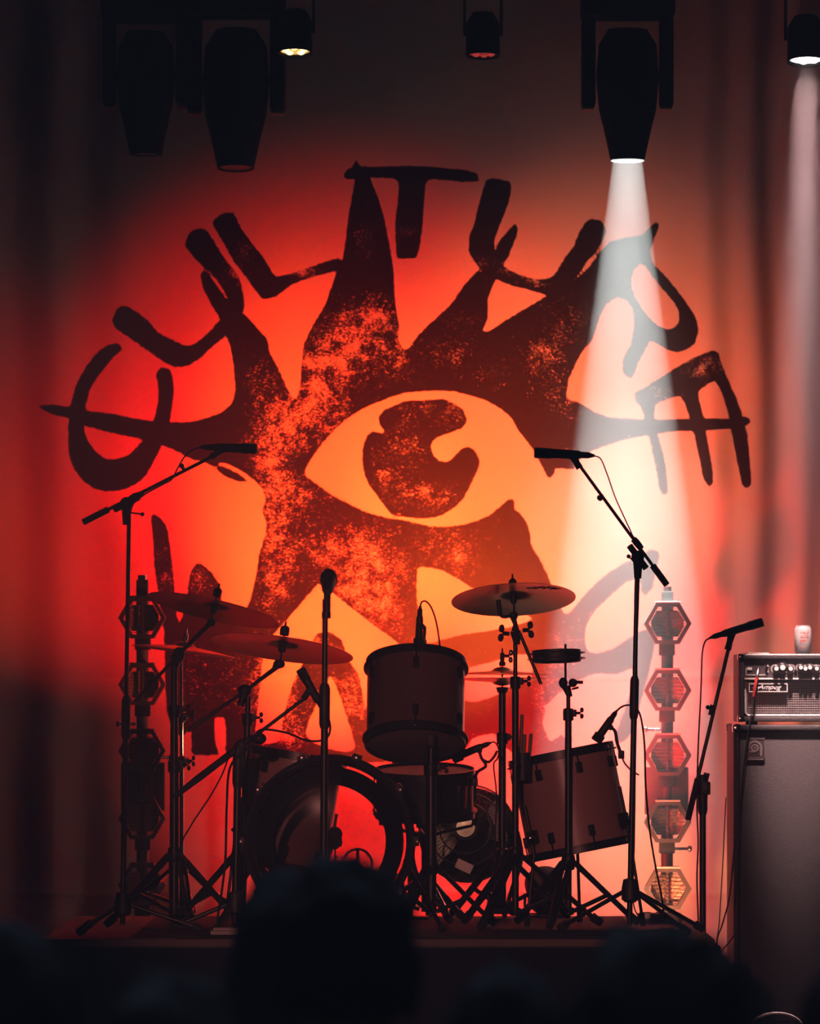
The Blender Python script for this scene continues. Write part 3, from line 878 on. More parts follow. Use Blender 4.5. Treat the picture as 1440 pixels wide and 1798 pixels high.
def stand(name, label, px, y, segs, legs, cat='stand', hub_h=0.30, low_h=0.06, spread=0.30, m='pole', lean=0.0, group=None):
    """telescoping pole: segs = list of (py, radius) from top to bottom, collars where the tube gets thicker"""
    x = W(px, 1230, y).x
    t = thing(name, label, cat, (x, y, DKR), group)
    s = sc_at(y)
    zs = [CZ - (py - HZ) / s for py, _ in segs] + [DKR + 0.05]

    def at(z):
        return Vector((x + lean * (z - DKR), y, z))
    names = ('upper_tube', 'middle_tube', 'lower_tube', 'base_tube') if len(segs) > 2 else ('upper_tube', 'lower_tube')
    for i, (py, r) in enumerate(segs):
        obj(names[i], MB().tube([at(zs[i]), at(zs[i + 1] - (0.02 if i + 1 < len(segs) else 0))], r, 14), M[m], t)
        if i:
            c = at(zs[i])
            col_ = obj('height_collar', MB().lathe([(r * 0.6, 0.022), (r + 0.005, 0.02), (r + 0.007, 0.008), (r + 0.006, -0.022), (r * 0.9, -0.024)], Matrix.Translation(c), 20)
                       .box(c + Vector((r + 0.008, -0.004, 0.004)), (0.018, 0.016, 0.026), bevel=0.003), M['black_metal'], t)
            obj('wing_bolt', wing(c + Vector((r + 0.016, -0.002, 0.004)), (1, -0.1, 0)), M['black_metal'], col_)
    hub = MB().lathe([(0.012, 0.03), (0.022, 0.026), (0.026, 0.0), (0.022, -0.026), (0.012, -0.03)], Matrix.Translation(at(DKR + hub_h)), 20)
    obj('leg_hub', hub, M['black_metal'], t)
    obj('brace_hub', MB().lathe([(0.012, 0.015), (0.02, 0.012), (0.02, -0.012), (0.012, -0.015)], Matrix.Translation(at(DKR + low_h)), 20), M['black_metal'], t)
    leg_set(t, x, y, DKR + hub_h, DKR + low_h, spread, legs, m=m)
    return t, at, zs


def cymbal_top(t, c, n, below=0.09, above=0.035, thick=0.013):
    """rod through the cymbal with felts and wing nut"""
    n = Vector(n).normalized()
    c = Vector(c)
    rod = obj('cymbal_rod', MB().tube([c - n * below, c + n * (above + 0.020)], 0.0035, 8), M['pole'], t)
    obj('felt', MB().lathe([(0.004, 0.014), (thick, 0.014), (thick + 0.002, 0.024), (0.004, 0.026)], frame(c, n), 18), M['felt'], rod)
    obj('felt', MB().lathe([(0.004, -0.018), (thick, -0.018), (thick + 0.002, -0.006), (0.004, -0.004)], frame(c, n), 18), M['felt'], rod)
    obj('sleeve', MB().tube([c - n * 0.050, c - n * 0.045, c - n * 0.018], [0.008, thick * 0.9, thick * 0.9], 14), M['black_metal'], rod)
    obj('top_cap', MB().lathe([(0.004, 0.026), (thick + 0.001, 0.026), (thick + 0.002, 0.030), (thick + 0.001, above + 0.004), (thick * 0.7, above + 0.010), (0.004, above + 0.010)], frame(c, n), 20), M['black_metal'], rod)
    obj('wing_nut', wing(c + n * (above + 0.006), n, 'black_metal', 0.8), M['black_metal'], rod)


def cym_prof(R, bow, bell, bell_h, th=0.0016):
    """profile from hole to edge: bell at z = 0 (top of bell), bow falling below"""
    up = [(0.0062, 0.0), (bell * 0.35, -0.001), (bell * 0.7, -bell_h * 0.35), (bell * 0.93, -bell_h * 0.85), (bell * 1.06, -bell_h)]
    for k in range(1, 9):
        f = k / 8
        r = bell * 1.06 + (R - bell * 1.06) * f
        up.append((r, -bell_h - bow * (0.55 * f + 0.45 * f * f)))
    lo = [(r, z - th) for r, z in reversed(up)]
    return up + lo


def normal_of(theta_deg, ratio):
    th = math.radians(theta_deg)
    k = math.sqrt(max(0, 1 - ratio * ratio))
    return Vector((-math.sin(th) * k, ratio, math.cos(th) * k))


def cymbal(label, c, n, R, bow=0.016, bell=0.05, bell_h=0.018, group=None, up=True):
    F = frame(c, Vector(n) if up else -Vector(n))
    o = obj('cymbal', MB().lathe(cym_prof(R, bow, bell, bell_h), F, 72, closed=True), M['bronze'], base=c, angle=1.2)
    return tag(o, label, 'cymbal', group)


# right crash on its boom stand (folded boom)
c1 = W(901, 1036, 0.30)
n1 = normal_of(2.4, 0.245)
crash = cymbal('wide bronze crash at right, signature on its underside, seen from below', c1, n1, 0.2225, 0.017, 0.052, 0.018)
sig = MB()
random.seed(3)
F1 = frame(c1, n1)
tocam = -n1
gx = (Vector((1, 0, 0)) - n1 * n1.x).normalized()
gy = n1.cross(gx)
for row, (u0, u1, vv) in enumerate(((0.045, 0.165, -0.105), (0.07, 0.15, -0.125))):
    pts = []
    nn = 15
    for k in range(nn):
        u = u0 + (u1 - u0) * k / (nn - 1)
        v = vv - (u - u0) * 0.10 + random.uniform(-0.016, 0.016)
        rr = math.hypot(u, v)
        f = (rr - 0.055) / (0.2225 - 0.055)
        dz = -0.018 - 0.017 * (0.55 * f + 0.45 * f * f) - 0.0028
        pts.append(c1 + gx * u + gy * v + n1 * dz)
    sig.tube(spline(pts, 4), 0.0014, 5)
obj('signature', sig, M['black_ink'], crash, label='black hand-drawn signature scrawl')
tE, atE, zE = stand('cymbal_stand', 'dark boom stand holding the right crash, boom folded down', 905, 0.30, [(1128, 0.008), (1198, 0.0125)], T3(0.10), hub_h=0.26, spread=0.30)
cymbal_top(tE, c1, n1, 0.085, 0.03)
pv = W(905, 1108, 0.30)
obj('tilter', MB().tube([W(901, 1084, 0.30), W(905, 1096, 0.30), pv], [0.011, 0.008, 0.015], 12).ball(W(902, 1081, 0.30), 0.016, 14, 10)
    .tube([pv, W(908, 1132, 0.30)], [0.020, 0.011], 14), M['black_metal'], tE)
obj('tilt_lever', MB().tube(spline([W(898, 1081, 0.30), W(884, 1083, 0.30), W(878, 1076, 0.30), W(875, 1053, 0.30)], 5), [0.0065] * 10 + [0.0085] * 6, 10), M['black_metal'], tE)
for d, px in ((-1, 894), (1, 918)):
    obj('wing_bolt', wing(W(px, 1110 - d * 3, 0.30), (d, -0.2, 0.1), s=1.5), M['black_metal'], tE)
obj('boom_arm', MB().tube([W(913, 1112, 0.275), W(950, 1201, 0.275)], 0.0065, 10), M['pole'], tE)

# jingle ring on its stand
tF, atF, zF = stand('percussion_stand', 'dark stand in front of the right floor tom, holding the jingle ring', 998, 0.36, [(1214, 0.0078), (1254, 0.0125)], T3(0.24), hub_h=0.235, spread=0.25)
obj('upper_rod', MB().tube([W(993, 1131, 0.36), W(993, 1203, 0.36)], 0.0042, 8), M['pole'], tF)
obj('tilter', MB().ball(W(989, 1199, 0.36), 0.018, 14, 10, s=(0.9, 0.9, 1.1)).ball(W(1006, 1199, 0.36), 0.016, 14, 10).tube([W(994, 1205, 0.36), W(1001, 1224, 0.36)], [0.016, 0.010], 12), M['black_metal'], tF)
obj('wing_bolt', MB().tube([W(1008, 1198, 0.36), W(1024, 1198, 0.36)], 0.006, 8).tube([W(1004, 1210, 0.36), W(1016, 1207, 0.36)], 0.004, 8), M['black_metal'], tF)
tc_ = W(977, 1152, 0.40)
tam = thing('jingle_ring', 'flat dark tambourine ring with jingles, mounted beside the right crash', 'tambourine', tc_)
TMx = frame(tc_, (-0.03, 0.06, 1))
obj('ring_frame', MB().lathe([(0.080, -0.019), (0.0875, -0.021), (0.0875, 0.021), (0.080, 0.019)], TMx, 40, closed=True), M['plastic'], tam)
for k in range(10):
    a = 2 * math.pi * (k + 0.4) / 10
    for dz in (-0.010, 0.010):
        p = TMx @ Vector((0.091 * math.cos(a), 0.091 * math.sin(a), dz))
        for e in (-0.0022, 0.0022):
            obj('jingle', MB().lathe([(0, e * 1.6), (0.006, e), (0.017, e * 0.4), (0.017, e * 0.2)], TMx @ Matrix.Translation(Vector((0.093 * math.cos(a), 0.093 * math.sin(a), dz))), 12), M['pole'], tam)
obj('mount_clip', MB().box(W(993, 1152, 0.36) + Vector((0, 0.004, 0)), (0.024, 0.018, 0.03), bevel=0.004), M['black_metal'], tam)

# hi-hat
yH = 0.92
hc = W(884, 1188, yH)
tG, atG, zG = stand('hihat_stand', 'slim hi-hat stand just left of the right crash stand', 882, yH, [(1206, 0.0135), (1296, 0.0145)], T3(0.30), hub_h=0.24, spread=0.25)
obj('pull_rod', MB().tube([W(882, 1138, yH), W(882, 1212, yH)], 0.0032, 8), M['chrome'], tG)
cl = obj('clutch', MB().lathe([(0.0034, 0.05), (0.008, 0.05), (0.008, 0.018), (0.012, 0.016), (0.012, 0.002), (0.0034, 0.0)], Matrix.Translation(hc + Vector((-0.004, 0, 0.038))), 16), M['black_metal'], tG)
obj('wing_bolt', wing(hc + Vector((0.004, 0, 0.076)), (1, -0.1, -0.05), s=1.2), M['chrome'], cl)
obj('seat_cup', MB().lathe([(0.004, -0.01), (0.024, -0.012), (0.018, -0.03), (0.012, -0.034), (0.004, -0.034)], Matrix.Translation(hc + Vector((-0.004, 0, -0.028))), 18), M['black_metal'], tG)
obj('footboard', MB().box((hc.x, yH + 0.14, DKR + 0.045), (0.08, 0.24, 0.008), Matrix.Rotation(math.radians(-13), 4, 'X'), bevel=0.003), M['pole'], tG)
cymbal('upper hi-hat cymbal, thin bronze disc edge-on, bell up', hc + Vector((-0.004, 0, 0.036)), (0.01, 0.012, 1), 0.162, 0.010, 0.042, 0.016, 'hi-hat pair')
cymbal('lower hi-hat cymbal, turned bell down under its partner', hc + Vector((-0.004, 0, -0.034)), (0.0, 0.03, 1), 0.162, 0.010, 0.042, 0.014, 'hi-hat pair', up=False)

# the two big cymbals at left and the small bright one
tB, atB, zB = stand('cymbal_stand', 'dark boom stand by the kick, boom rising right to the long low cymbal', 424, 0.60, [(1222, 0.0105), (1262, 0.0135), (1420, 0.015)], T3(0.49), hub_h=0.26, spread=0.27, lean=0.03)
c2, n2 = W(498, 1122, 0.67), normal_of(-7.6, 0.165)
cymbal('long low bronze cymbal in front, sloping down to the centre microphone stand', c2, n2, 0.261, 0.018, 0.058, 0.018)
obj('boom_arm', MB().tube([W(329, 1284, 0.58), W(432, 1212, 0.60), W(488, 1170, 0.65)], [0.0065, 0.0065, 0.0095], 10), M['pole'], tB)
obj('boom_clamp', MB().ball(W(430, 1212, 0.60), 0.022, 14, 10, s=(1.2, 0.9, 1)).tube([W(432, 1208, 0.60), W(422, 1240, 0.60)], [0.016, 0.013], 12), M['black_metal'], tB)
obj('tilter', MB().ball(W(490, 1166, 0.665), 0.019, 14, 10, s=(1.15, 0.9, 0.9)).tube([W(482, 1172, 0.65), W(490, 1166, 0.665)], [0.011, 0.014], 10), M['black_metal'], tB)
cymbal_top(tB, c2, n2, 0.085, 0.038, 0.016)

tA, atA, zA = stand('cymbal_stand', 'dark boom stand left of the kick, boom crossing the left light tower', 306, 0.40, [(1150, 0.0125), (1248, 0.0145), (1345, 0.0165)], T3(1.63), hub_h=0.26, spread=0.27)
c3, n3 = W(379, 1054, 0.46), normal_of(-12.3, 0.15)
cymbal('highest left cymbal, bronze crash steeply sloping down to the right', c3, n3, 0.243, 0.018, 0.055, 0.018)
obj('boom_arm', MB().tube([W(236, 1232, 0.38), W(318, 1145, 0.40), W(368, 1096, 0.44)], [0.006, 0.0065, 0.010], 10), M['pole'], tA)
obj('boom_clamp', MB().ball(W(314, 1150, 0.40), 0.022, 14, 10, s=(1, 0.9, 1.3)).tube([W(312, 1150, 0.40), W(306, 1172, 0.40)], [0.018, 0.014], 12), M['black_metal'], tA)
obj('tilter', MB().ball(W(371, 1093, 0.455), 0.017, 14, 10).tube([W(364, 1100, 0.44), W(371, 1093, 0.455)], [0.010, 0.013], 10), M['black_metal'], tA)
cymbal_top(tA, c3, n3, 0.085, 0.035, 0.014)

tD, atD, zD = stand('hihat_stand', 'chrome stand at far left, holding the small bright cymbal', 319, 1.0, [(1138, 0.0042), (1258, 0.0065), (1338, 0.0085)], T3(0.70), hub_h=0.20, spread=0.25, m='chrome')
c4, n4 = W(325, 1127, 1.0), normal_of(-7.0, 0.02)
cymbal('small bright cymbal seen edge-on below the highest left cymbal', c4, n4, 0.193, 0.018, 0.045, 0.018)
obj('clutch', MB().lathe([(0.0035, 0.03), (0.009, 0.03), (0.010, 0.004), (0.0035, 0.004)], frame(c4, n4), 16).lathe([(0.0035, -0.03), (0.018, -0.028), (0.012, -0.022), (0.0035, -0.022)], frame(c4, n4), 16), M['chrome'], tD)
obj('pull_rod', MB().tube([c4 - n4 * 0.05, c4 + n4 * 0.05], 0.0035, 8), M['chrome'], tD)
obj('memory_lock', MB().box(W(322, 1258, 0.985), (0.028, 0.022, 0.032), bevel=0.005), M['chrome'], tD)
obj('memory_lock', MB().box(W(323, 1338, 0.985), (0.024, 0.022, 0.030), bevel=0.005), M['chrome'], tD)
obj('footboard', MB().box((W(322, 1230, 1.0).x, 1.14, DKR + 0.045), (0.075, 0.24, 0.008), Matrix.Rotation(math.radians(-13), 4, 'X'), bevel=0.003), M['chrome'], tD)

# tom stand in front of the snare, snare stand behind
tT, atT, zT = stand('tom_stand', 'thick dark stand under the rack tom', 757, 0.31, [(1286, 0.0125), (1350, 0.0195)], T3(0.03), hub_h=0.22, spread=0.22)
sc_ = W(746, 1440, 0.78)
sst = thing('snare_stand', 'low stand with three arms cradling the snare drum', 'stand', (sc_.x, 0.78, DKR))
obj('lower_tube', MB().tube([(sc_.x, 0.78, DKR + 0.04), (sc_.x, 0.78, sc_.z - 0.07)], 0.0125, 12), M['pole'], sst)
obj('arm_hub', MB().ball((sc_.x, 0.78, sc_.z - 0.065), 0.024, 14, 10), M['black_metal'], sst)
for a in (0.4, 2.5, 4.6):
    e = Vector((sc_.x + 0.188 * math.cos(a), 0.78 + 0.188 * math.sin(a), sc_.z - 0.022))
    ar = obj('basket_arm', MB().tube([(sc_.x, 0.78, sc_.z - 0.06), e, e + Vector((0.012 * math.cos(a), 0.012 * math.sin(a), 0.035))], 0.006, 8), M['chrome'], sst)
    obj('rubber_grip', MB().tube([e + Vector((0.010 * math.cos(a), 0.010 * math.sin(a), 0.0)), e + Vector((0.014 * math.cos(a), 0.014 * math.sin(a), 0.045))], 0.010, 10), M['rubber'], ar)
obj('leg_hub', MB().lathe([(0.012, 0.02), (0.022, 0.018), (0.022, -0.018), (0.012, -0.02)], Matrix.Translation(Vector((sc_.x, 0.78, DKR + 0.16))), 18), M['black_metal'], sst)
leg_set(sst, sc_.x, 0.78, DKR + 0.16, DKR + 0.05, 0.22, T3(0.93), m='chrome')

# ------------------------------------------------------------------ microphones and their stands
def mic_stand(name, label, px, y, top_py, thick_py, base_z, legs, spread=0.28, r0=0.0075, r1=0.010, hub=0.10, lean=0.0, round_base=False):
    x = W(px, HZ, y).x
    t = thing(name, label, 'mic stand', (x, y, base_z))
    zt, zc = W(px, top_py, y).z, W(px, thick_py, y).z

    def at(z):
        return Vector((x + lean * (z - base_z), y, z))
    obj('upper_tube', MB().tube([at(zt), at(zc - 0.05)], r0, 12), M['pole'], t)
    obj('lower_tube', MB().tube([at(zc), at(base_z + 0.03)], r1, 12), M['pole'], t)
    obj('height_clutch', MB().tube([at(zc + 0.075), at(zc + 0.06), at(zc - 0.06), at(zc - 0.075)], [r1 + 0.001, r1 + 0.006, r1 + 0.006, r1 + 0.002], 14), M['plastic'], t)
    if round_base:
        obj('base', MB().lathe([(0, 0.03), (0.03, 0.028), (0.10, 0.016), (0.125, 0.008), (0.127, 0.0), (0, 0.0)], Matrix.Translation(at(base_z)), 40), M['black_metal'], t)
    else:
        obj('leg_hub', MB().lathe([(0.008, 0.045), (0.024, 0.04), (0.03, 0.01), (0.03, -0.03), (0.018, -0.04), (0.008, -0.04)], Matrix.Translation(at(base_z + hub)), 18), M['plastic'], t)
        for a in legs:
            ca, sa = math.cos(a), math.sin(a)
            foot = Vector((x + spread * ca, y + spread * sa, base_z + 0.016))
            top = at(base_z + hub) + Vector((0.02 * ca, 0.02 * sa, 0))
            lg = obj('leg', MB().tube([top, foot], 0.008, 10), M['pole'], t)
            obj('rubber_foot', MB().tube([foot + (top - foot) * 0.10, foot + Vector((0.006 * ca, 0.006 * sa, -0.002))], 0.0145, 12), M['rubber'], lg)
    return t, at


def boom(t, at_piv, p0, p1, r0=0.0062, thick_end=None, lever=None):
    obj('boom_arm', MB().tube([p0, p1], r0, 10), M['pole'], t)
    d = (Vector(p1) - Vector(p0)).normalized()
    if thick_end:
        obj('counter_grip', MB().tube([Vector(p0), Vector(p0) + d * thick_end], 0.0115, 12), M['rubber'], t)
    cl = obj('boom_clamp', MB().ball(at_piv, 0.020, 14, 10, s=(1.15, 0.8, 1.15)).tube([Vector(at_piv) + Vector((0, 0, -0.075)), Vector(at_piv) + Vector((0, 0, -0.01))], [0.0125, 0.017], 12)
             .tube([Vector(at_piv) - d * 0.05, Vector(at_piv) + d * 0.05], 0.0115, 12), M['plastic'], t)
    if lever is not None:
        obj('clamp_knob', MB().tube([Vector(at_piv) + Vector((0, 0, -0.03)), lever], 0.003, 8).ball(lever, 0.0075, 10, 8), M['black_metal'], cl)


def stick_mic(label, tail, tip, r=0.016, body=0.55, cat='microphone', grille=None):
    """slim microphone: grille at tip, connector at tail"""
    tail, tip = Vector(tail), Vector(tip)
    d = tip - tail
    t = thing('microphone', label, cat, (tail + tip) / 2)
    a = tail + d * 0.24
    g = tip - d * (1 - body) * 0.62
    rg = grille or r
    obj('connector', MB().tube([tail, tail + d * 0.05, tail + d * 0.09, a], [r * 0.28, r * 0.42, r * 0.62, r * 0.66], 14), M['black_metal'], t)
    obj('body', MB().tube([a, a + d * 0.04, g], [r * 0.72, r * 0.86, r * 0.95], 16), M['plastic'], t)
    obj('grille', MB().tube([g, g + d * 0.015, tip - d * 0.02, tip], [rg * 0.95, rg * 1.06, rg * 1.06, rg * 0.85], 16), M['mesh'], t)
    return t


def clip(t, at_, to, r=0.013):
    """plastic microphone clip of a stand, from the arm's end to the body it grips"""
    obj('mic_clip', MB().tube([at_, Vector(at_) + (Vector(to) - Vector(at_)) * 0.45, to], [r, r * 0.85, r * 1.15], 12), M['plastic'], t)


def cable(label, pts, r=0.003, m='rubber', cat='cable', group=None, name='cable', n=8):
    o = obj(name, MB().tube(spline(pts, n), r, 7), M[m], base=pts[0])
    return tag(o, label, cat, group)


# left overhead
yL = -0.05
tL, aL = mic_stand('boom_mic_stand', 'tall boom stand at far left of riser, arm reaching up over the cymbals', 215, yL, 905, 1260, DKR, T3(0.01), lean=0.016, spread=0.27)
boom(tL, W(222, 884, yL), W(146, 917, yL), W(374, 801, yL + 0.12), 0.0062, 0.10, W(250, 903, yL))
obj('arm_knob', MB().tube([W(324, 826, yL + 0.1), W(319, 818, yL + 0.08)], 0.006, 8).ball(W(319, 818, yL + 0.08), 0.009, 10, 8), M['black_metal'], tL)
obj('arm_grip', MB().tube([W(224, 879, yL + 0.03), W(236, 873, yL + 0.03), W(252, 866, yL + 0.04)], [0.009, 0.0145, 0.009], 12), M['plastic'], tL)
clip(tL, W(370, 803, yL + 0.12), W(391, 790, yL + 0.13), 0.012)
stick_mic('slim black microphone on the left overhead boom, level, pointing right', W(352, 785, yL + 0.13), W(452, 788, yL + 0.13), 0.0175)
cable('black microphone cable looping along the left overhead boom', [W(353, 785, yL + 0.13), W(338, 790, yL + 0.12), W(324, 802, yL + 0.1), W(312, 822, yL + 0.08), W(301, 842, yL + 0.06), W(285, 851, yL + 0.04),
      W(250, 871, yL), W(230, 895, yL - 0.03), W(226, 960, yL - 0.022), W(224, 1100, yL - 0.022), W(221, 1300, yL - 0.022), W(218, 1480, yL - 0.03), W(224, 1590, yL - 0.1)], 0.0028)

# right overhead
yR = -0.12
tR, aR = mic_stand('boom_mic_stand', 'tall boom stand at right front corner of riser, arm leaning up to left', 1105, yR, 985, 1225, DKR, (-0.80, 0.35, 2.6), lean=0.021, spread=0.275, hub=0.15)
boom(tR, W(1120, 978, yR), W(1171, 1027, yR), W(1014, 812, yR + 0.1), 0.0058, 0.085, W(1104, 977, yR - 0.02))
obj('arm_knob', MB().tube([W(1056, 871, yR + 0.06), W(1054, 876, yR + 0.04)], 0.009, 10).ball(W(1053, 874, yR + 0.03), 0.010, 10, 8), M['black_metal'], tR)
obj('arm_grip', MB().tube([W(1112, 946, yR + 0.02), W(1118, 953, yR + 0.02), W(1126, 963, yR + 0.01)], [0.011, 0.0125, 0.011], 12), M['plastic'], tR)
clip(tR, W(1018, 822, yR + 0.1), W(1006, 801, yR + 0.1), 0.013)
stick_mic('slim black microphone on the right overhead boom, level, pointing left', W(1044, 800, yR + 0.1), W(938, 795, yR + 0.1), 0.018)
cable('thin cable hanging from the right overhead microphone down its stand', [W(1043, 800, yR + 0.1), W(1055, 806, yR + 0.09), W(1066, 832, yR + 0.08), W(1080, 872, yR + 0.06), W(1096, 908, yR + 0.04), W(1110, 938, yR),
      W(1122, 965, yR - 0.03), W(1122, 1030, yR - 0.03), W(1119, 1130, yR - 0.02), W(1118, 1230, yR - 0.02), W(1116, 1340, yR - 0.022), W(1114, 1480, yR - 0.022), W(1112, 1580, yR - 0.05), W(1122, 1612, yR - 0.1)], 0.0024)

# stand beside the amplifier, boom dropped
yA = 1.25
tA2, aA2 = mic_stand('boom_mic_stand', 'boom stand between riser and bass amplifier, arm leaning to its microphone', 1234, yA, 1376, 1395, 0.0, (0.3, 1.45, -1.0), spread=0.22, r1=0.0125)
boom(tA2, W(1236, 1380, yA), W(1208, 1440, yA), W(1279, 1140, yA), 0.0075, 0.16, None)
obj('clamp_handle', MB().box(W(1240, 1384, yA - 0.02), (0.032, 0.03, 0.05), bevel=0.006), M['plastic'], tA2)
obj('arm_knob', MB().tube([W(1250, 1244, yA), W(1244, 1242, yA)], 0.006, 8).ball(W(1243, 1242, yA), 0.0085, 10, 8).tube([W(1248, 1256, yA), W(1252, 1238, yA)], 0.0105, 12), M['black_metal'], tA2)
clip(tA2, W(1278, 1141, yA), W(1285, 1112, yA), 0.014)
stick_mic('black vocal microphone beside the bass amplifier, tipped up to the right', W(1246, 1120, yA), W(1340, 1092, yA), 0.0165)
cable('black cable hanging from the microphone beside the bass amplifier', [W(1247, 1120, yA), W(1238, 1127, yA), W(1233, 1150, yA), W(1231, 1210, yA), W(1227, 1290, yA), W(1225, 1345, yA), W(1224, 1420, yA - 0.02),
      W(1226, 1480, yA - 0.03), W(1224, 1545, yA - 0.03), W(1227, 1640, yA - 0.03), W(1229, 1780, yA - 0.03)], 0.0032)

# centre vocal microphone on a straight stand at the stage front
yV = -0.95
tV, aV = mic_stand('straight_mic_stand', 'straight microphone stand at stage front, crossing the kick drum', 566, yV, 1052, 1240, 0.0, (), lean=0.006, r0=0.0095, r1=0.0125, round_base=True)
obj('mic_clip', MB().tube([W(573, 1085, yV), W(574, 1070, yV), W(575, 1034, yV - 0.02)], [0.013, 0.012, 0.012], 14).tube([W(573, 1074, yV), W(573, 1086, yV)], 0.0155, 12), M['plastic'], tV)
mv = thing('vocal_microphone', 'black ball-headed vocal microphone atop the central straight stand', 'microphone', W(576, 1025, yV))
vt, vh = W(575, 1040, yV - 0.05), W(577, 1018, yV + 0.085)
obj('body', MB().tube([vt, vt + (vh - vt) * 0.2, vh], [0.013, 0.019, 0.026], 16), M['plastic'], mv)
obj('grille', MB().ball(vh + Vector((0, 0.01, 0.002)), 0.0285, 20, 14, s=(1, 1, 1.3)), M['mesh'], mv)
obj('grille_band', MB().lathe([(0.0275, -0.004), (0.0295, -0.004), (0.0295, 0.004), (0.0275, 0.004)], frame(vh + Vector((0, 0.01, 0.002)), (0.0, 1, 0.2)), 24, closed=True), M['black_metal'], mv)

# low boom stand left of the kick with its microphone
yC = 0.02
tC, aC = mic_stand('boom_mic_stand', 'low boom stand left of the kick, thick counterweight pointing down left', 412, yC, 1318, 1345, DKR, T3(1.08), lean=0.02, r1=0.013, spread=0.22)
boom(tC, W(424, 1309, yC), W(305, 1400, yC), W(538, 1224, yC + 0.08), 0.0068, 0.0, None)
obj('counter_grip', MB().tube([W(305, 1400, yC), W(345, 1369, yC), W(408, 1321, yC)], [0.009, 0.0125, 0.0125], 12), M['rubber'], tC)
obj('clamp_knob', MB().ball(W(455, 1297, yC - 0.03), 0.021, 14, 10, s=(1.25, 0.8, 1)).tube([W(440, 1300, yC - 0.01), W(455, 1297, yC - 0.03)], 0.013, 10), M['black_metal'], tC)
clip(tC, W(533, 1227, yC + 0.08), W(546, 1208, yC + 0.09), 0.012)
stick_mic('black microphone on the low boom left of the kick, pointing up left', W(570, 1250, yC + 0.09), W(527, 1174, yC + 0.09), 0.0165)
cable('black cable looping under the low boom beside the central stand', [W(569, 1249, yC + 0.09), W(577, 1262, yC + 0.08), W(580, 1280, yC + 0.07), W(575, 1294, yC + 0.06), W(560, 1301, yC + 0.05), W(535, 1299, yC + 0.04),
      W(505, 1287, yC + 0.02), W(470, 1281, yC), W(452, 1285, yC - 0.03), W(440, 1310, yC - 0.035), W(405, 1345, yC - 0.03), W(398, 1420, yC - 0.02), W(395, 1520, yC - 0.02), W(380, 1625, yC - 0.05)], 0.0042)
cable('thin slack cable hanging left of the low boom stand', [W(403, 1325, yC + 0.05), W(390, 1360, yC + 0.1), W(368, 1400, yC + 0.12), W(335, 1450, yC + 0.15), W(318, 1490, yC + 0.2), W(322, 1570, yC + 0.2), W(330, 1612, yC + 0.2)], 0.0028)


# drum clip microphones
def clip_mic(label, tail, tip, r, arm, root_label=None):
    t = stick_mic(label, tail, tip, r, 0.62, grille=r * 1.25)
    obj('rim_clip', MB().tube(spline(arm, 5), [0.006] * (5 * (len(arm) - 1)) + [0.009], 10).ball(arm[0], 0.011, 12, 8).box(arm[-1], (0.022, 0.03, 0.030), bevel=0.004), M['plastic'], t)
    return t


yt = W(737, 1130, 0.30)
clip_mic('small black microphone clipped upright on top of the rack tom', W(738, 1064, 0.47), W(735, 1138, 0.50), 0.0145, [W(741, 1100, 0.475), W(746, 1103, 0.47), W(744, 1130, 0.60)])
cable('black cable arching off the rack tom microphone to the right', [W(738, 1064, 0.47), W(741, 1057, 0.47), W(748, 1056, 0.47), W(757, 1066, 0.47), W(765, 1088, 0.48), W(770, 1115, 0.50), W(773, 1142, 0.55), W(775, 1170, 0.66)], 0.0032)
clip_mic('stubby black microphone clipped on the right rim of the right floor tom', W(1083, 1248, 0.46), W(1046, 1302, 0.46), 0.0155, [W(1072, 1277, 0.46), W(1080, 1284, 0.45), W(1084, 1305, 0.45), W(1091, 1325, 0.46)])
cable('black cable arching from the floor tom microphone down to the riser', [W(1083, 1248, 0.46), W(1092, 1241, 0.45), W(1103, 1238, 0.43), W(1117, 1243, 0.40), W(1126, 1262, 0.38), W(1132, 1310, 0.36), W(1134, 1380, 0.34),
      W(1140, 1450, 0.32), W(1151, 1520, 0.30), W(1161, 1570, 0.28), W(1168, 1622, 0.20)], 0.0036)
cable('short black cable end hanging off the right floor tom rim', [W(1091, 1325, 0.44), W(1097, 1340, 0.43), W(1108, 1352, 0.42), W(1122, 1361, 0.42)], 0.0032)
ms = clip_mic('black microphone clipped over the right edge of the snare', W(862, 1304, 0.66), W(795, 1332, 0.70), 0.0155, [W(842, 1318, 0.665), W(845, 1330, 0.66), W(853, 1345, 0.66), W(838, 1356, 0.69), W(834, 1372, 0.72)])
obj('clip_arm', MB().tube(spline([W(846, 1333, 0.665), W(858, 1338, 0.66), W(868, 1328, 0.66), W(873, 1318, 0.66)], 4), 0.005, 8), M['plastic'], ms)
cable('black cable curling from the snare microphone to the hi-hat stand', [W(862, 1304, 0.66), W(868, 1303, 0.66), W(874, 1310, 0.66), W(876, 1322, 0.66), W(873, 1333, 0.68), W(867, 1345, 0.72), W(872, 1400, 0.80), W(868, 1500, 0.8), W(866, 1615, 0.75)], 0.003)

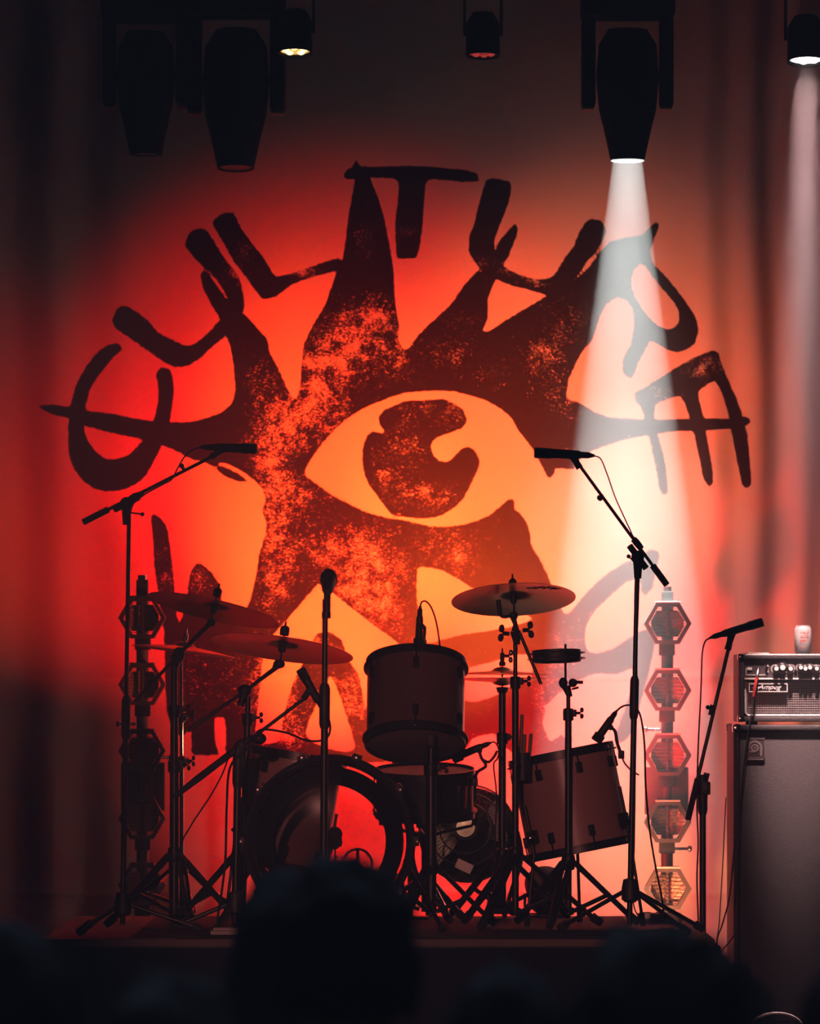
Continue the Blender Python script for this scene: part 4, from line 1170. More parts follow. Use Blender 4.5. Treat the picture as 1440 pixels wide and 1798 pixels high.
# drumsticks standing in a holder on the crash stand
hp = W(918, 1346, 0.355)
hold = thing('stick_holder', 'black drumstick holder clamped on the right crash stand', 'holder', hp)
obj('cup', MB().lathe([(0.020, -0.05), (0.026, -0.05), (0.029, 0.05), (0.026, 0.05), (0.022, -0.044), (0.0, -0.044), (0.0, -0.05), (0.020, -0.05)], frame(hp, (0, 0, 1)), 20), M['plastic'], hold)
obj('clamp', MB().tube([hp + Vector((-0.012, -0.02, 0)), W(905, 1346, 0.322)], 0.011, 10), M['black_metal'], hold)
for i, (bx, tx, ty, dy) in enumerate(((912, 917, 1254, 0.004), (917, 922, 1289, 0.010), (925, 933, 1288, -0.006))):
    a, b = W(bx, 1368, 0.355 + dy), W(tx, ty, 0.355 + dy)
    d = b - a
    o = obj('drumstick', MB().tube([a, a + d * 0.5, b - d * 0.03, b], [0.0062, 0.0068, 0.0068, 0.0045], 12), M['stick'], base=a)
    tag(o, ('tallest drumstick in the holder on the right crash stand', 'middle drumstick in the holder, close behind the crash stand pole', 'right drumstick in the holder, leaning out to the right')[i],
        'drumstick', 'drumsticks in the holder')

# ------------------------------------------------------------------ floor fan behind the snare
yF = 1.32
fc = W(820, 1460, yF)
fan = thing('floor_fan', 'round wire-caged floor fan with bright badge, behind snare and hi-hat', 'fan', (fc.x, yF, DKR))
FF = frame(fc, (-0.12, -1, 0.30))
for r, z in ((0.045, 0.052), (0.098, 0.044), (0.142, 0.03), (0.182, 0.0), (0.184, -0.05), (0.15, -0.085)):
    obj('cage_ring', MB().lathe([(r + 0.0035 * math.cos(a), z + 0.0035 * math.sin(a)) for a in [2 * math.pi * k / 6 for k in range(6)]], FF, 48, closed=True), M['pole'], fan)
wires = MB()
for k in range(60):
    a = 2 * math.pi * k / 60
    ca, sa = math.cos(a), math.sin(a)
    wires.tube([FF @ Vector((r * ca, r * sa, z)) for r, z in ((0.04, 0.053), (0.098, 0.045), (0.142, 0.031), (0.182, 0.0), (0.186, -0.03), (0.182, -0.055), (0.15, -0.086), (0.06, -0.10))], 0.0012, 4, cap=False)
tag(obj('cage_wires', wires, M['pole'], fan), kind='stuff')
obj('badge', MB().lathe([(0, 0.062), (0.018, 0.060), (0.026, 0.056), (0.036, 0.055), (0.036, 0.048), (0, 0.048)], FF, 32), M['white'], fan, label='bright round badge at the fan centre')
obj('back_shell', MB().lathe([(0, -0.098), (0.06, -0.100), (0.15, -0.088), (0.182, -0.056), (0.182, -0.060), (0.15, -0.094), (0.06, -0.106), (0, -0.104)], FF, 40), M['fan_shell'], fan)
for k in range(4):
    a = k * math.pi / 2 + 0.3
    rows = []
    for r in (0.03, 0.08, 0.13, 0.165):
        for w in (-1, 1):
            aa = a + w * (0.55 if r > 0.05 else 0.4)
            rows.append(FF @ Vector((r * math.cos(aa), r * math.sin(aa), -0.03 + w * 0.016)))
    b1 = MB().add(rows + [v + (FF.to_3x3() @ Vector((0, 0, -0.003))) for v in rows],
                  [(i, i + 1, i + 3, i + 2) for i in (0, 2, 4)] + [(i + 8, i + 10, i + 11, i + 9) for i in (0, 2, 4)] +
                  [(0, 2, 10, 8), (2, 4, 12, 10), (4, 6, 14, 12), (1, 9, 11, 3), (3, 11, 13, 5), (5, 13, 15, 7), (0, 8, 9, 1), (6, 7, 15, 14)])
    obj('blade', b1, M['pole'], fan)
obj('motor', MB().lathe([(0, 0.02), (0.035, 0.018), (0.045, -0.02), (0.055, -0.06), (0.055, -0.13), (0.04, -0.145), (0, -0.145)], FF, 28), M['black_metal'], fan)
for sx in (-1, 1):
    e = FF @ Vector((0, 0, -0.02))
    obj('bracket', MB().tube(spline([fc + Vector((sx * 0.19, 0, 0)), fc + Vector((sx * 0.205, 0.02, -0.10)), Vector((fc.x + sx * 0.17, yF + 0.02, DKR + 0.10)), Vector((fc.x + sx * 0.14, yF + 0.0, DKR + 0.01))], 5), 0.009, 10), M['black_metal'], fan)
    obj('foot_rail', MB().tube([(fc.x + sx * 0.14, yF - 0.13, DKR + 0.010), (fc.x + sx * 0.14, yF + 0.12, DKR + 0.010)], 0.0095, 10), M['black_metal'], fan)
obj('sticker', MB().box(W(815, 1521, yF - 0.16), (0.064, 0.004, 0.036), Matrix.Rotation(math.radians(25), 4, 'Y')), M['white'], fan, label='small pale plate hanging on the fan')

# ------------------------------------------------------------------ hexagon light towers
HEXA = [math.radians(60 * k) for k in range(6)]


def hexpts(r):
    return [(r * math.cos(a), r * math.sin(a)) for a in HEXA]


def tower(label, px, y, cys, knobs, mast_top):
    x = W(px, HZ, y).x
    t = thing('light_tower', label, 'stage light', (x, y, 0))
    s = sc_at(y)
    rr = 41.5 / s
    obj('base', MB().box((x, y + 0.03, 0.02), (0.46, 0.38, 0.04), bevel=0.008), M['black_metal'], t)
    obj('mast', MB().tube([(x, y + 0.055, 0.03), W(px, mast_top + 22, y + 0.055)], 0.024, 16).box(W(px, mast_top + 24, y + 0.045), (0.046, 0.046, 0.07), bevel=0.003), M['steel_hex'], t)
    obj('spigot', MB().tube([W(px, mast_top + 20, y + 0.05), W(px, mast_top, y + 0.05)], 0.0175, 16), M['chrome'], t)
    zc = [CZ - (cy - HZ) / s for cy in cys]
    for i, z in enumerate(zc):
        Fh = frame((x, y - 0.045, z), (0, -1, 0))
        # orientation of the frame's x axis is horizontal; hexagon has points left and right
        ax = Fh.to_3x3() @ Vector((1, 0, 0))
        Fm = Matrix(((1, 0, 0, x), (0, 0, -1, y + 0.03), (0, 1, 0, z), (0, 0, 0, 1)))
        body = MB()
        body.ringprism([(p[0], p[1]) for p in hexpts(rr)], [(p[0], p[1]) for p in hexpts(rr * 0.81)], Fm, 0.075)
        fr = obj('lamp_frame', body, M['steel_hex'], t, smooth=False)
        obj('top_plate', MB().box((x, y - 0.006, z + rr * 0.866 + 0.003), (rr * 1.04, 0.088, 0.006), bevel=0.0015), M['piping' if px > 700 else 'steel_hex'], fr)  # pale on the right tower: the beam's highlight put into the colour
        for sx in (-1, 1):                                         # two hammered reflector panels; the back is open round them
            pl_ = [(.06, .56), (.46, .56), (.72, .14), (.72, -.14), (.46, -.56), (.06, -.56)]
            fq = MB().prism([(sx * u * rr, v * rr) for u, v in pl_], Fm @ Matrix.Translation((0, 0, 0.02)) @ Matrix.Rotation(-sx * 0.22, 4, 'Y'), 0.003)
            obj('reflector', fq, M['hammered'], fr, smooth=False)
        obj('lamp_tube', MB().tube([Fm @ Vector((0, -rr * 0.74, 0.05)), Fm @ Vector((0, rr * 0.74, 0.05))], 0.0075, 12), M['steel_hex'], fr)
        gr = MB()                                                  # protective grille of short bars in rows
        for row in range(-5, 6):
            yy = row * rr * 0.155
            half = (rr * 0.86 * 0.866 - abs(yy)) / 0.866 * 0.5 + rr * 0.40
            half = min(rr * 0.84 - abs(yy) / 1.732, rr * 0.84)
            nb = int(half * 2 / (rr * 0.2))
            for j in range(nb):
                cx = (j - (nb - 1) / 2) * rr * 0.2
                gr.box(Fm @ Vector((cx, yy, 0.072)), (rr * 0.12, 0.003, rr * 0.028))
            gr.box(Fm @ Vector((0, yy, 0.0725)), (half * 2, 0.0015, 0.0012))
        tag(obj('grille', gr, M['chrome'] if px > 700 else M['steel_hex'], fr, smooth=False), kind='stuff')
        cn = Fm @ Vector((0, -rr * 0.866, 0.0))
        obj('bracket', MB().box((x, y + 0.04, z - rr * 0.866 - 0.02), (0.062, 0.05, 0.05), bevel=0.004), M['black_metal'], t)
    zb = (zc[2] + zc[3]) / 2 - 0.01
    obj('control_box', MB().box((x, y + 0.075, zb), (0.172, 0.07, 0.19), bevel=0.006), M['steel_hex'], t)
    for px0, px1, py in knobs:
        obj('clamp_bolt', MB().tube([W(px0, py, y + 0.04), W(px1, py, y + 0.04)], 0.0065, 10).ball(W(px1, py, y + 0.04), 0.0135, 12, 8, s=(0.8, 1, 1)), M['chrome'], t)
    return t


yT = 2.30
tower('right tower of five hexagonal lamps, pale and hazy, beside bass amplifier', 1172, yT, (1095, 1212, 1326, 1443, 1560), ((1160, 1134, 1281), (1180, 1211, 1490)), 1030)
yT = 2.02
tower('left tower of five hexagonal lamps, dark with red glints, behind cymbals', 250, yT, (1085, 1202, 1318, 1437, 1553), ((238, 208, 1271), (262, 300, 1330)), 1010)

# ------------------------------------------------------------------ bass amplifier
yB = 1.50
sb = sc_at(yB)
x0 = W(1288, HZ, yB).x
ctop = W(1300, 1273, yB).z
CWd, CDp = 0.66, 0.41
cab = thing('bass_cabinet', 'tall black speaker cabinet at far right, emblem in its upper corner', 'speaker', (x0 + CWd / 2, yB + CDp / 2, 0))
box = MB()
cx = x0 + CWd / 2
th = 0.022
obj('shell', MB().box((x0 + th / 2, yB + CDp / 2, ctop / 2 + 0.02), (th, CDp, ctop - 0.04), bevel=0.006).box((x0 + CWd - th / 2, yB + CDp / 2, ctop / 2 + 0.02), (th, CDp, ctop - 0.04), bevel=0.006)
    .box((cx, yB + CDp / 2, ctop - th / 2), (CWd - 2 * th + 0.01, CDp, th), bevel=0.006).box((cx, yB + CDp / 2, 0.05), (CWd - 2 * th + 0.01, CDp, th), bevel=0.006)
    .box((cx, yB + CDp - 0.02, ctop / 2 + 0.02), (CWd - 2 * th + 0.01, 0.02, ctop - 0.06)), M['tolex'], cab)
grl = obj('grille', MB().box((cx, yB + 0.016, ctop / 2 + 0.02), (CWd - 2 * th - 0.004, 0.014, ctop - 2 * th - 0.05), bevel=0.004), M['cab_cloth'], cab)
for sx in (-1, 1):
    for z in (0.06, ctop):
        for yy in (yB, yB + CDp):
            c = (cx + sx * (CWd / 2 - 0.012), yy + (0.012 if yy == yB else -0.012), z - 0.012 if z > 0.5 else z + 0.0)
            obj('corner_cap', MB().box(c, (0.034, 0.034, 0.034), bevel=0.010), M['chrome'] if (z > 0.5) else M['plastic'], cab)
for sx in (-1, 1):
    obj('foot', MB().box((cx + sx * 0.26, yB + 0.2, 0.019), (0.05, 0.3, 0.038), bevel=0.006), M['rubber'], cab)
ec = W(1327, 1314, yB)
es = 0.0355
EMx = Matrix(((1, 0, 0, ec.x), (0, 0, -1, yB + 0.0085), (0, 1, 0, ec.z), (0, 0, 0, 1)))
em = obj('emblem', MB().box((ec.x, yB + 0.007, ec.z - 0.004), (es * 2, 0.004, es * 2.5), bevel=0.001), M['panel'], cab, label='square spiral emblem plate')
sp = MB()
for r0, r1, a0, a1 in ((0.020, 0.029, -0.2, math.pi * 1.02), (0.0085, 0.0155, -math.pi * 0.5, math.pi * 1.5), (0.0, 0.004, 0, 2 * math.pi)):
    n = 24
    mid = [((r0 + r1) / 2 * math.cos(a0 + (a1 - a0) * k / n) - 0.003, (r0 + r1) / 2 * math.sin(a0 + (a1 - a0) * k / n) + 0.002) for k in range(n + 1)]
    for k in range(n):
        a, b = a0 + (a1 - a0) * k / n, a0 + (a1 - a0) * (k + 1) / n
        q = [(r0 * math.cos(a) - .003, r0 * math.sin(a) + .002), (r1 * math.cos(a) - .003, r1 * math.sin(a) + .002), (r1 * math.cos(b) - .003, r1 * math.sin(b) + .002), (r0 * math.cos(b) - .003, r0 * math.sin(b) + .002)]
        sp.add([EMx @ Vector((u, v, z)) for z in (0.003, 0.0045) for u, v in q], [(4, 5, 6, 7), (0, 1, 5, 4), (2, 3, 7, 6)])
sp.box(EMx @ Vector((0.0215, -0.013, 0.0037)), (0.009, 0.0015, 0.032)).box(EMx @ Vector((-0.012, -0.013, 0.0037)), (0.020, 0.0015, 0.005))
sp.box(EMx @ Vector((0.0, -0.041, 0.0037)), (0.060, 0.0015, 0.005))
for u in (-1, 1):
    sp.box(EMx @ Vector((u * 0.0345, 0, 0.0037)), (0.0016, 0.0015, 0.07))
    sp.box(EMx @ Vector((0, u * 0.0345, 0.0037)), (0.07, 0.0015, 0.0016))
obj('spiral', sp, M['grey_ink'], em, smooth=False)


def text_mesh(s, size, Mx, depth=0.001, shear=0.0, width=None, align='LEFT'):
    cu = bpy.data.curves.new('text', 'FONT')
    cu.body, cu.size, cu.extrude, cu.shear, cu.align_x = s, size, depth / 2, shear, align
    cu.resolution_u = 3
    o = bpy.data.objects.new('text', cu)
    COL.objects.link(o)
    bpy.context.view_layer.update()
    me = bpy.data.meshes.new_from_object(o.evaluated_get(bpy.context.evaluated_depsgraph_get()))
    xs = [v.co.x for v in me.vertices]
    k = 1.0 if width is None else width / max(1e-6, max(xs) - min(xs))
    mb = MB().add([Mx @ Vector((v.co.x * k, v.co.y, v.co.z)) for v in me.vertices], [tuple(p.vertices) for p in me.polygons])
    bpy.data.objects.remove(o)
    bpy.data.meshes.remove(me)
    bpy.data.curves.remove(cu)
    return mb


def face_m(p):
    """plane facing the audience at p: x right, y up, z towards the audience"""
    return Matrix(((1, 0, 0, p[0]), (0, 0, -1, p[1]), (0, 1, 0, p[2]), (0, 0, 0, 1)))


yH2 = yB + 0.03
hx0 = W(1297, HZ, yH2).x
hz0, hz1 = ctop + 0.012, W(1300, 1148, yH2).z
HWd, HDp = 0.60, 0.32
hxc = hx0 + HWd / 2
amp = thing('bass_amplifier', 'valve bass amplifier head with knobs and silver grille, on the cabinet', 'amplifier', (hxc, yH2 + HDp / 2, hz0 - 0.012))
tt = 0.020
hh = hz1 - hz0
zm = (hz0 + hz1) / 2
obj('shell', MB().box((hx0 + tt / 2, yH2 + HDp / 2, zm), (tt, HDp, hh), bevel=0.005).box((hx0 + HWd - tt / 2, yH2 + HDp / 2, zm), (tt, HDp, hh), bevel=0.005)
    .box((hxc, yH2 + HDp / 2, hz1 - tt / 2), (HWd - 2 * tt + 0.01, HDp, tt), bevel=0.005).box((hxc, yH2 + HDp / 2, hz0 + tt / 2), (HWd - 2 * tt + 0.01, HDp, tt), bevel=0.005)
    .box((hxc, yH2 + HDp - 0.01, zm), (HWd - 2 * tt + 0.01, 0.012, hh - tt)), M['tolex'], amp)
for x_ in (hx0 + 0.06, hx0 + HWd - 0.06):
    obj('foot', MB().tube([(x_, yH2 + 0.05, hz0 + 0.002), (x_, yH2 + 0.05, hz0 - 0.0115)], 0.016, 14).tube([(x_, yH2 + HDp - 0.06, hz0 + 0.002), (x_, yH2 + HDp - 0.06, hz0 - 0.0115)], 0.016, 14), M['rubber'], amp)
zs_ = W(1300, 1193, yH2).z                                         # split between control panel and grille
zpt = hz1 - tt
pnl = obj('control_panel', MB().box((hxc, yH2 + 0.014, (zs_ + zpt) / 2), (HWd - 2 * tt, 0.012, zpt - zs_)), M['panel'], amp)
obj('panel_trim', MB().box((hxc, yH2 + 0.004, zs_ + 0.002), (HWd - 2 * tt - 0.004, 0.014, 0.006), bevel=0.001), M['piping'], amp)
obj('panel_lines', MB().box((hx0 + 0.070, yH2 + 0.0065, W(1300, 1185, yH2).z), (0.085, 0.002, 0.0025)).box((hx0 + 0.029, yH2 + 0.0065, W(1300, 1179, yH2).z), (0.0025, 0.002, 0.026))
    .box((hx0 + 0.112, yH2 + 0.0065, W(1300, 1176, yH2).z), (0.0045, 0.002, 0.036)).box((hx0 + 0.042, yH2 + 0.0065, W(1300, 1174, yH2).z), (0.018, 0.002, 0.010)), M['piping'], pnl, smooth=False)
for i, (kx, kr) in enumerate(((1363, .011), (1374, .0135), (1388, .011), (1406, .010), (1414, .010), (1422, .010), (1434, .010), (1448, .011), (1462, .011), (1476, .011), (1492, .011), (1510, .011))):
    p = W(kx, 1172 if i % 2 else 1174, yH2)
    Kx = frame((p.x, yH2 + 0.008, p.z), (0, -1, 0))
    kb = obj('knob', MB().lathe([(0, 0.024), (kr * 0.8, 0.024), (kr, 0.018), (kr * 1.05, 0.004), (kr * 1.3, 0.002), (kr * 1.3, 0.0), (0, 0.0)], Kx, 20), M['black_metal'], pnl)
    obj('knob_cap', MB().lathe([(0, 0.0255), (kr * 0.75, 0.0255), (kr * 0.75, 0.0235), (0, 0.0235)], Kx, 16), M['piping'], pnl)
    obj('dial_plate', MB().lathe([(kr * 1.32, 0.0), (kr * 1.75, 0.0), (kr * 1.75, 0.0012), (kr * 1.32, 0.0012)], Kx, 24, closed=True), M['thread'], pnl)
for kx, ky in ((1347, 1172), (1347, 1182), (1340, 1158), (1397, 1178), (1428, 1180)):
    p = W(kx, ky, yH2)
    obj('jack_socket', MB().lathe([(0.0025, 0.006), (0.0055, 0.006), (0.006, 0.0), (0.0025, 0.0)], frame((p.x, yH2 + 0.0085, p.z), (0, -1, 0)), 14, closed=True), M['chrome'], pnl)
zg0, zg1 = hz0 + tt, zs_ - 0.004
gl = obj('grille', MB().box((hxc, yH2 + 0.018, (zg0 + zg1) / 2), (HWd - 2 * tt - 0.012, 0.012, zg1 - zg0 - 0.008)), M['silver_cloth'], amp)
thr = MB()
nx, nz = 60, 14
for i in range(nx + 1):
    thr.box((hx0 + tt + 0.012 + (HWd - 2 * tt - 0.024) * i / nx, yH2 + 0.0115, (zg0 + zg1) / 2), (0.0022, 0.0016, zg1 - zg0 - 0.016))
for j in range(nz + 1):
    thr.box((hxc, yH2 + 0.0108, zg0 + 0.008 + (zg1 - zg0 - 0.016) * j / nz), (HWd - 2 * tt - 0.024, 0.0016, 0.0026))
tag(obj('grille_threads', thr, M['thread'], gl, smooth=False), kind='stuff')
gp = [(hx0 + tt + 0.006, yH2 + 0.010, zg1), (hx0 + tt + 0.006, yH2 + 0.010, zg0 + 0.014), (hx0 + tt + 0.016, yH2 + 0.010, zg0 + 0.004), (hx0 + HWd - tt - 0.016, yH2 + 0.010, zg0 + 0.004),
      (hx0 + HWd - tt - 0.006, yH2 + 0.010, zg0 + 0.014), (hx0 + HWd - tt - 0.006, yH2 + 0.010, zg1)]
obj('grille_piping', MB().tube(gp, 0.0042, 8), M['piping'], amp)
np0, np1 = W(1315, 1200, yH2), W(1383, 1215, yH2)
pw, ph = np1.x - np0.x, np0.z - np1.z
plate = obj('name_plate', MB().box(((np0.x + np1.x) / 2, yH2 + 0.004, (np0.z + np1.z) / 2), (pw, 0.010, ph), bevel=0.001), M['black_metal'], amp, label='black plate with pale script lettering')
fmb = MB().ringprism([(0, 0), (pw, 0), (pw, ph), (0, ph)], [(0.003, 0.003), (pw - 0.003, 0.003), (pw - 0.003, ph - 0.003), (0.003, ph - 0.003)], face_m((np0.x, yH2 - 0.001, np1.z)), 0.002)
obj('plate_border', fmb, M['piping'], plate, smooth=False)
lt = text_mesh('Ampeg', 0.026, face_m((np0.x + 0.034, yH2 - 0.0015, np1.z + 0.0105)), 0.0015, 0.45, pw * 0.62)
lt.tube([Vector((np0.x + 0.014, yH2 - 0.0015, np1.z + 0.015)), Vector((np0.x + 0.03, yH2 - 0.0015, np1.z + 0.0165)), Vector((np0.x + 0.04, yH2 - 0.0015, np1.z + 0.018))], 0.0016, 6)
obj('lettering', lt, M['white'], plate, smooth=False)
for sx in (-1, 1):
    for z in (hz0 + 0.012, hz1 - 0.012):
        obj('corner_cap', MB().box((hxc + sx * (HWd / 2 - 0.009), yH2 + 0.010, z), (0.027, 0.027, 0.027), bevel=0.008), M['chrome'], amp)
obj('top_edge', MB().box((hxc, yH2 + 0.004, hz1 - 0.005), (HWd - 0.05, 0.008, 0.008), bevel=0.002), M['piping'], amp)

jk = W(1331, 1172, yH2 - 0.02)
plug = thing('jack_plug', 'red jack plug and lead plugged into the bass amplifier', 'cable', jk)
obj('barrel', MB().tube([W(1332, 1171, yH2 + 0.006), W(1331, 1178, yH2 - 0.014), W(1329, 1190, yH2 - 0.026)], [0.004, 0.0055, 0.006], 12), M['chrome'], plug)
obj('sleeve', MB().tube([W(1329, 1189, yH2 - 0.025), W(1326, 1205, yH2 - 0.03), W(1323, 1224, yH2 - 0.03)], [0.0062, 0.006, 0.0045], 12), M['red'], plug, label='red plug sleeve')
obj('lead', MB().tube(spline([W(1323, 1223, yH2 - 0.03), W(1321, 1242, yH2 - 0.035), W(1318, 1262, yH2 - 0.045), W(1312, 1300, yB - 0.035), W(1300, 1420, yB - 0.03), W(1296, 1600, yB - 0.03), W(1294, 1800, yB - 0.03)], 6), 0.0028, 8), M['rubber'], plug)

# beer can on the amplifier
cc = W(1410, 1145, yH2 + 0.10)
cc.z = hz1
can = thing('drink_can', 'white drink can with red lettering, standing on the bass amplifier', 'can', cc)
hc_, rc = 0.110, 0.0325
CM = Matrix.Translation(cc)
obj('body', MB().lathe([(0, 0.004), (0.022, 0.003), (0.025, 0.0), (0.0275, 0.003), (rc, 0.012), (rc, hc_ - 0.016), (rc - 0.002, hc_ - 0.011)], CM, 40), M['can_white'], can)
obj('lid', MB().lathe([(rc - 0.002, hc_ - 0.011), (0.0275, hc_ - 0.003), (0.0275, hc_), (0.0262, hc_), (0.0255, hc_ - 0.005), (0, hc_ - 0.005)], CM, 40), M['thread'], can)
obj('pull_tab', MB().box(cc + Vector((0, 0.004, hc_ - 0.0035)), (0.014, 0.022, 0.0015), bevel=0.0005), M['chrome'], can)


def wrap(mb, r):
    out = MB()
    out.f = mb.f
    for v in mb.v:
        a = v.x / r
        rad = r + 0.0004 + v.z
        out.v.append(cc + Vector((rad * math.sin(a), -rad * math.cos(a), v.y)))
    return out


I4 = Matrix.Identity(4)
w1 = text_mesh('HALF', 0.0150, Matrix.Translation((-0.012, 0.077, 0)), 0.0004, 0, 0.031)
w1.add(text_mesh('ACRE', 0.0150, Matrix.Translation((-0.012, 0.062, 0)), 0.0004, 0, 0.031).v, [])
w2 = text_mesh('ACRE', 0.0150, Matrix.Translation((-0.012, 0.062, 0)), 0.0004, 0, 0.031)
w0 = text_mesh('HALF', 0.0150, Matrix.Translation((-0.012, 0.077, 0)), 0.0004, 0, 0.031)
w0.add(w2.v, w2.f)
obj('lettering', wrap(w0, rc), M['red_ink'], can, smooth=False)
w3 = MB()
for i, (u0, u1, v) in enumerate(((-0.012, 0.016, 0.054), (-0.012, 0.012, 0.050), (-0.010, 0.006, 0.046), (-0.012, 0.002, 0.040), (-0.009, 0.004, 0.024))):
    n = 8
    for k in range(n):
        a, b = u0 + (u1 - u0) * k / n, u0 + (u1 - u0) * (k + 0.7) / n
        w3.add([(a, v, 0.0002), (b, v, 0.0002), (b, v + 0.002, 0.0002), (a, v + 0.002, 0.0002)], [(0, 1, 2, 3)])
obj('small_print', wrap(w3, rc), M['red_ink'], can, smooth=False)
pap = MB()
for k, (a, b) in enumerate((((1320, 1147), (1350, 1149)), ((1310, 1149), (1318, 1147)))):
    p, q = W(a[0], a[1], yH2 + 0.05), W(b[0], b[1], yH2 + 0.05)
    pap.box(((p.x + q.x) / 2, yH2 + 0.07, hz1 + 0.003 + 0.002 * k), (abs(q.x - p.x), 0.06, 0.003), Matrix.Rotation(0.2 * k, 4, 'Z'))
tag(obj('paper_scrap', pap, M['white'], base=W(1330, 1149, yH2 + 0.05), smooth=False), 'small crumpled white paper on the left end of the bass amplifier', 'paper')

# cables by the cabinet and on the riser
yK = 1.30
cable('black cable falling left of the bass cabinet to the riser corner', [W(1291, 1470, yK), W(1286, 1530, yK), W(1280, 1580, yK), W(1268, 1625, yK - 0.1), W(1259, 1652, yK - 0.2), W(1262, 1700, yK - 0.3), W(1266, 1790, yK - 0.3)], 0.003)
cable('thin grey cable falling between the amplifier stand and the cabinet', [W(1275, 1400, yK + 0.05), W(1272, 1460, yK + 0.05), W(1268, 1540, yK), W(1263, 1620, yK), W(1259, 1660, yK - 0.1), W(1257, 1790, yK - 0.1)], 0.0022)
cable('short black cable slanting from the cabinet foot to the riser', [W(1293, 1638, yK), W(1280, 1655, yK), W(1265, 1676, yK - 0.05), W(1254, 1720, yK - 0.1), W(1240, 1800, yK - 0.12)], 0.0028)
wl = []
for k in range(9):
    a = math.pi * k / 8
    wl.append((W(1364, 1779, 0.95) + Vector((-0.095 * math.cos(a), 0, -0.055 + 0.055 * math.sin(a)))))
wl = [Vector((wl[0].x - 0.02, 0.95, 0.02))] + wl + [Vector((wl[-1].x + 0.05, 0.95, 0.02))]
cable('white cable arching up in front of the bass cabinet', wl, 0.005, 'white')
for i, pts in enumerate((
        [(0.42, -0.1), (0.55, -0.22), (0.70, -0.18), (0.82, -0.05), (0.93, 0.2)],
        [(0.30, 0.05), (0.48, -0.05), (0.62, 0.0), (0.80, -0.12), (0.97, -0.1)],
        [(-0.95, 0.2), (-0.8, -0.1), (-0.6, -0.18), (-0.45, -0.24)],
        [(0.35, -0.25), (0.5, -0.27), (0.66, -0.24), (0.72, -0.10)])):
    lab = ('black cable snaking over the rug to the right riser edge', 'black cable lying across the rug under the right floor tom', 'black cable lying on the left end of the rug',
           'black cable loop lying along the front right of the rug')[i]
    cable(lab, [Vector((x, y, (DKR + 0.005))) for x, y in pts], 0.0045)

tw = MB()
for k, (cx_, cy_, w_, d_) in enumerate(((W(418, 1608, -0.22).x, -0.22, 0.19, 0.10),)):
    tw.box((cx_, cy_, DKR + 0.010), (w_, d_, 0.016), bevel=0.007).box((cx_ - 0.01, cy_ + 0.005, DKR + 0.021), (w_ * 0.8, d_ * 0.8, 0.012), bevel=0.005)
tag(obj('towel', tw, M['towel'], base=(W(418, 1608, -0.22).x, -0.22, DKR)), 'folded pale towel lying on the riser left of the kick', 'towel')
tp = MB().box((W(255, 1632, -0.31).x, -0.322, DK + 0.0012), (0.21, 0.030, 0.0016))
tag(obj('tape_strip', tp, M['wood'], base=(W(255, 1632, -0.31).x, -0.322, DK), smooth=False), 'reddish tape strip along the left front edge of the riser', 'tape')
pb = MB().box((W(1172, 1600, 0.5).x, 0.9, DKR + 0.022), (0.16, 0.06, 0.04), bevel=0.006)
pwr = thing('power_strip', 'pale power strip at the right end of the riser', 'power strip', (W(1172, 1600, 0.5).x, 0.9, DK))
obj('case', MB().box((W(1165, 1600, 0.6).x, 0.9, DK + 0.020), (0.16, 0.06, 0.038), bevel=0.006), M['white'], pwr)
for k in range(3):
    obj('socket', MB().lathe([(0, 0.002), (0.014, 0.002), (0.014, -0.001), (0, -0.001)], Matrix.Translation((W(1165, 1600, 0.6).x + (k - 1) * 0.045, 0.9, DK + 0.040)), 16), M['plastic'], pwr)

# ------------------------------------------------------------------ lamps overhead and on the floor
PIPE_Z, PIPE_Y = 4.62, 2.55


def make_pipe(label, y):
    t = thing('lighting_pipe', label, 'pipe', (0, y, PIPE_Z))
    obj('tube', MB().tube([(-HX + 0.01, y, PIPE_Z), (HX - 0.01, y, PIPE_Z)], 0.026, 16), M['black_metal'], t)
    for x in (-3.2, 0, 3.2):
        obj('hanger', MB().tube([(x, y, PIPE_Z + 0.03), (x, y, HZ1 - 0.005)], 0.01, 10), M['black_metal'], t)


make_pipe('rear black lighting pipe above the frame, nearest the backdrop', PIPE_Y)
make_pipe('front black lighting pipe above the frame, over the amplifier', 1.0)


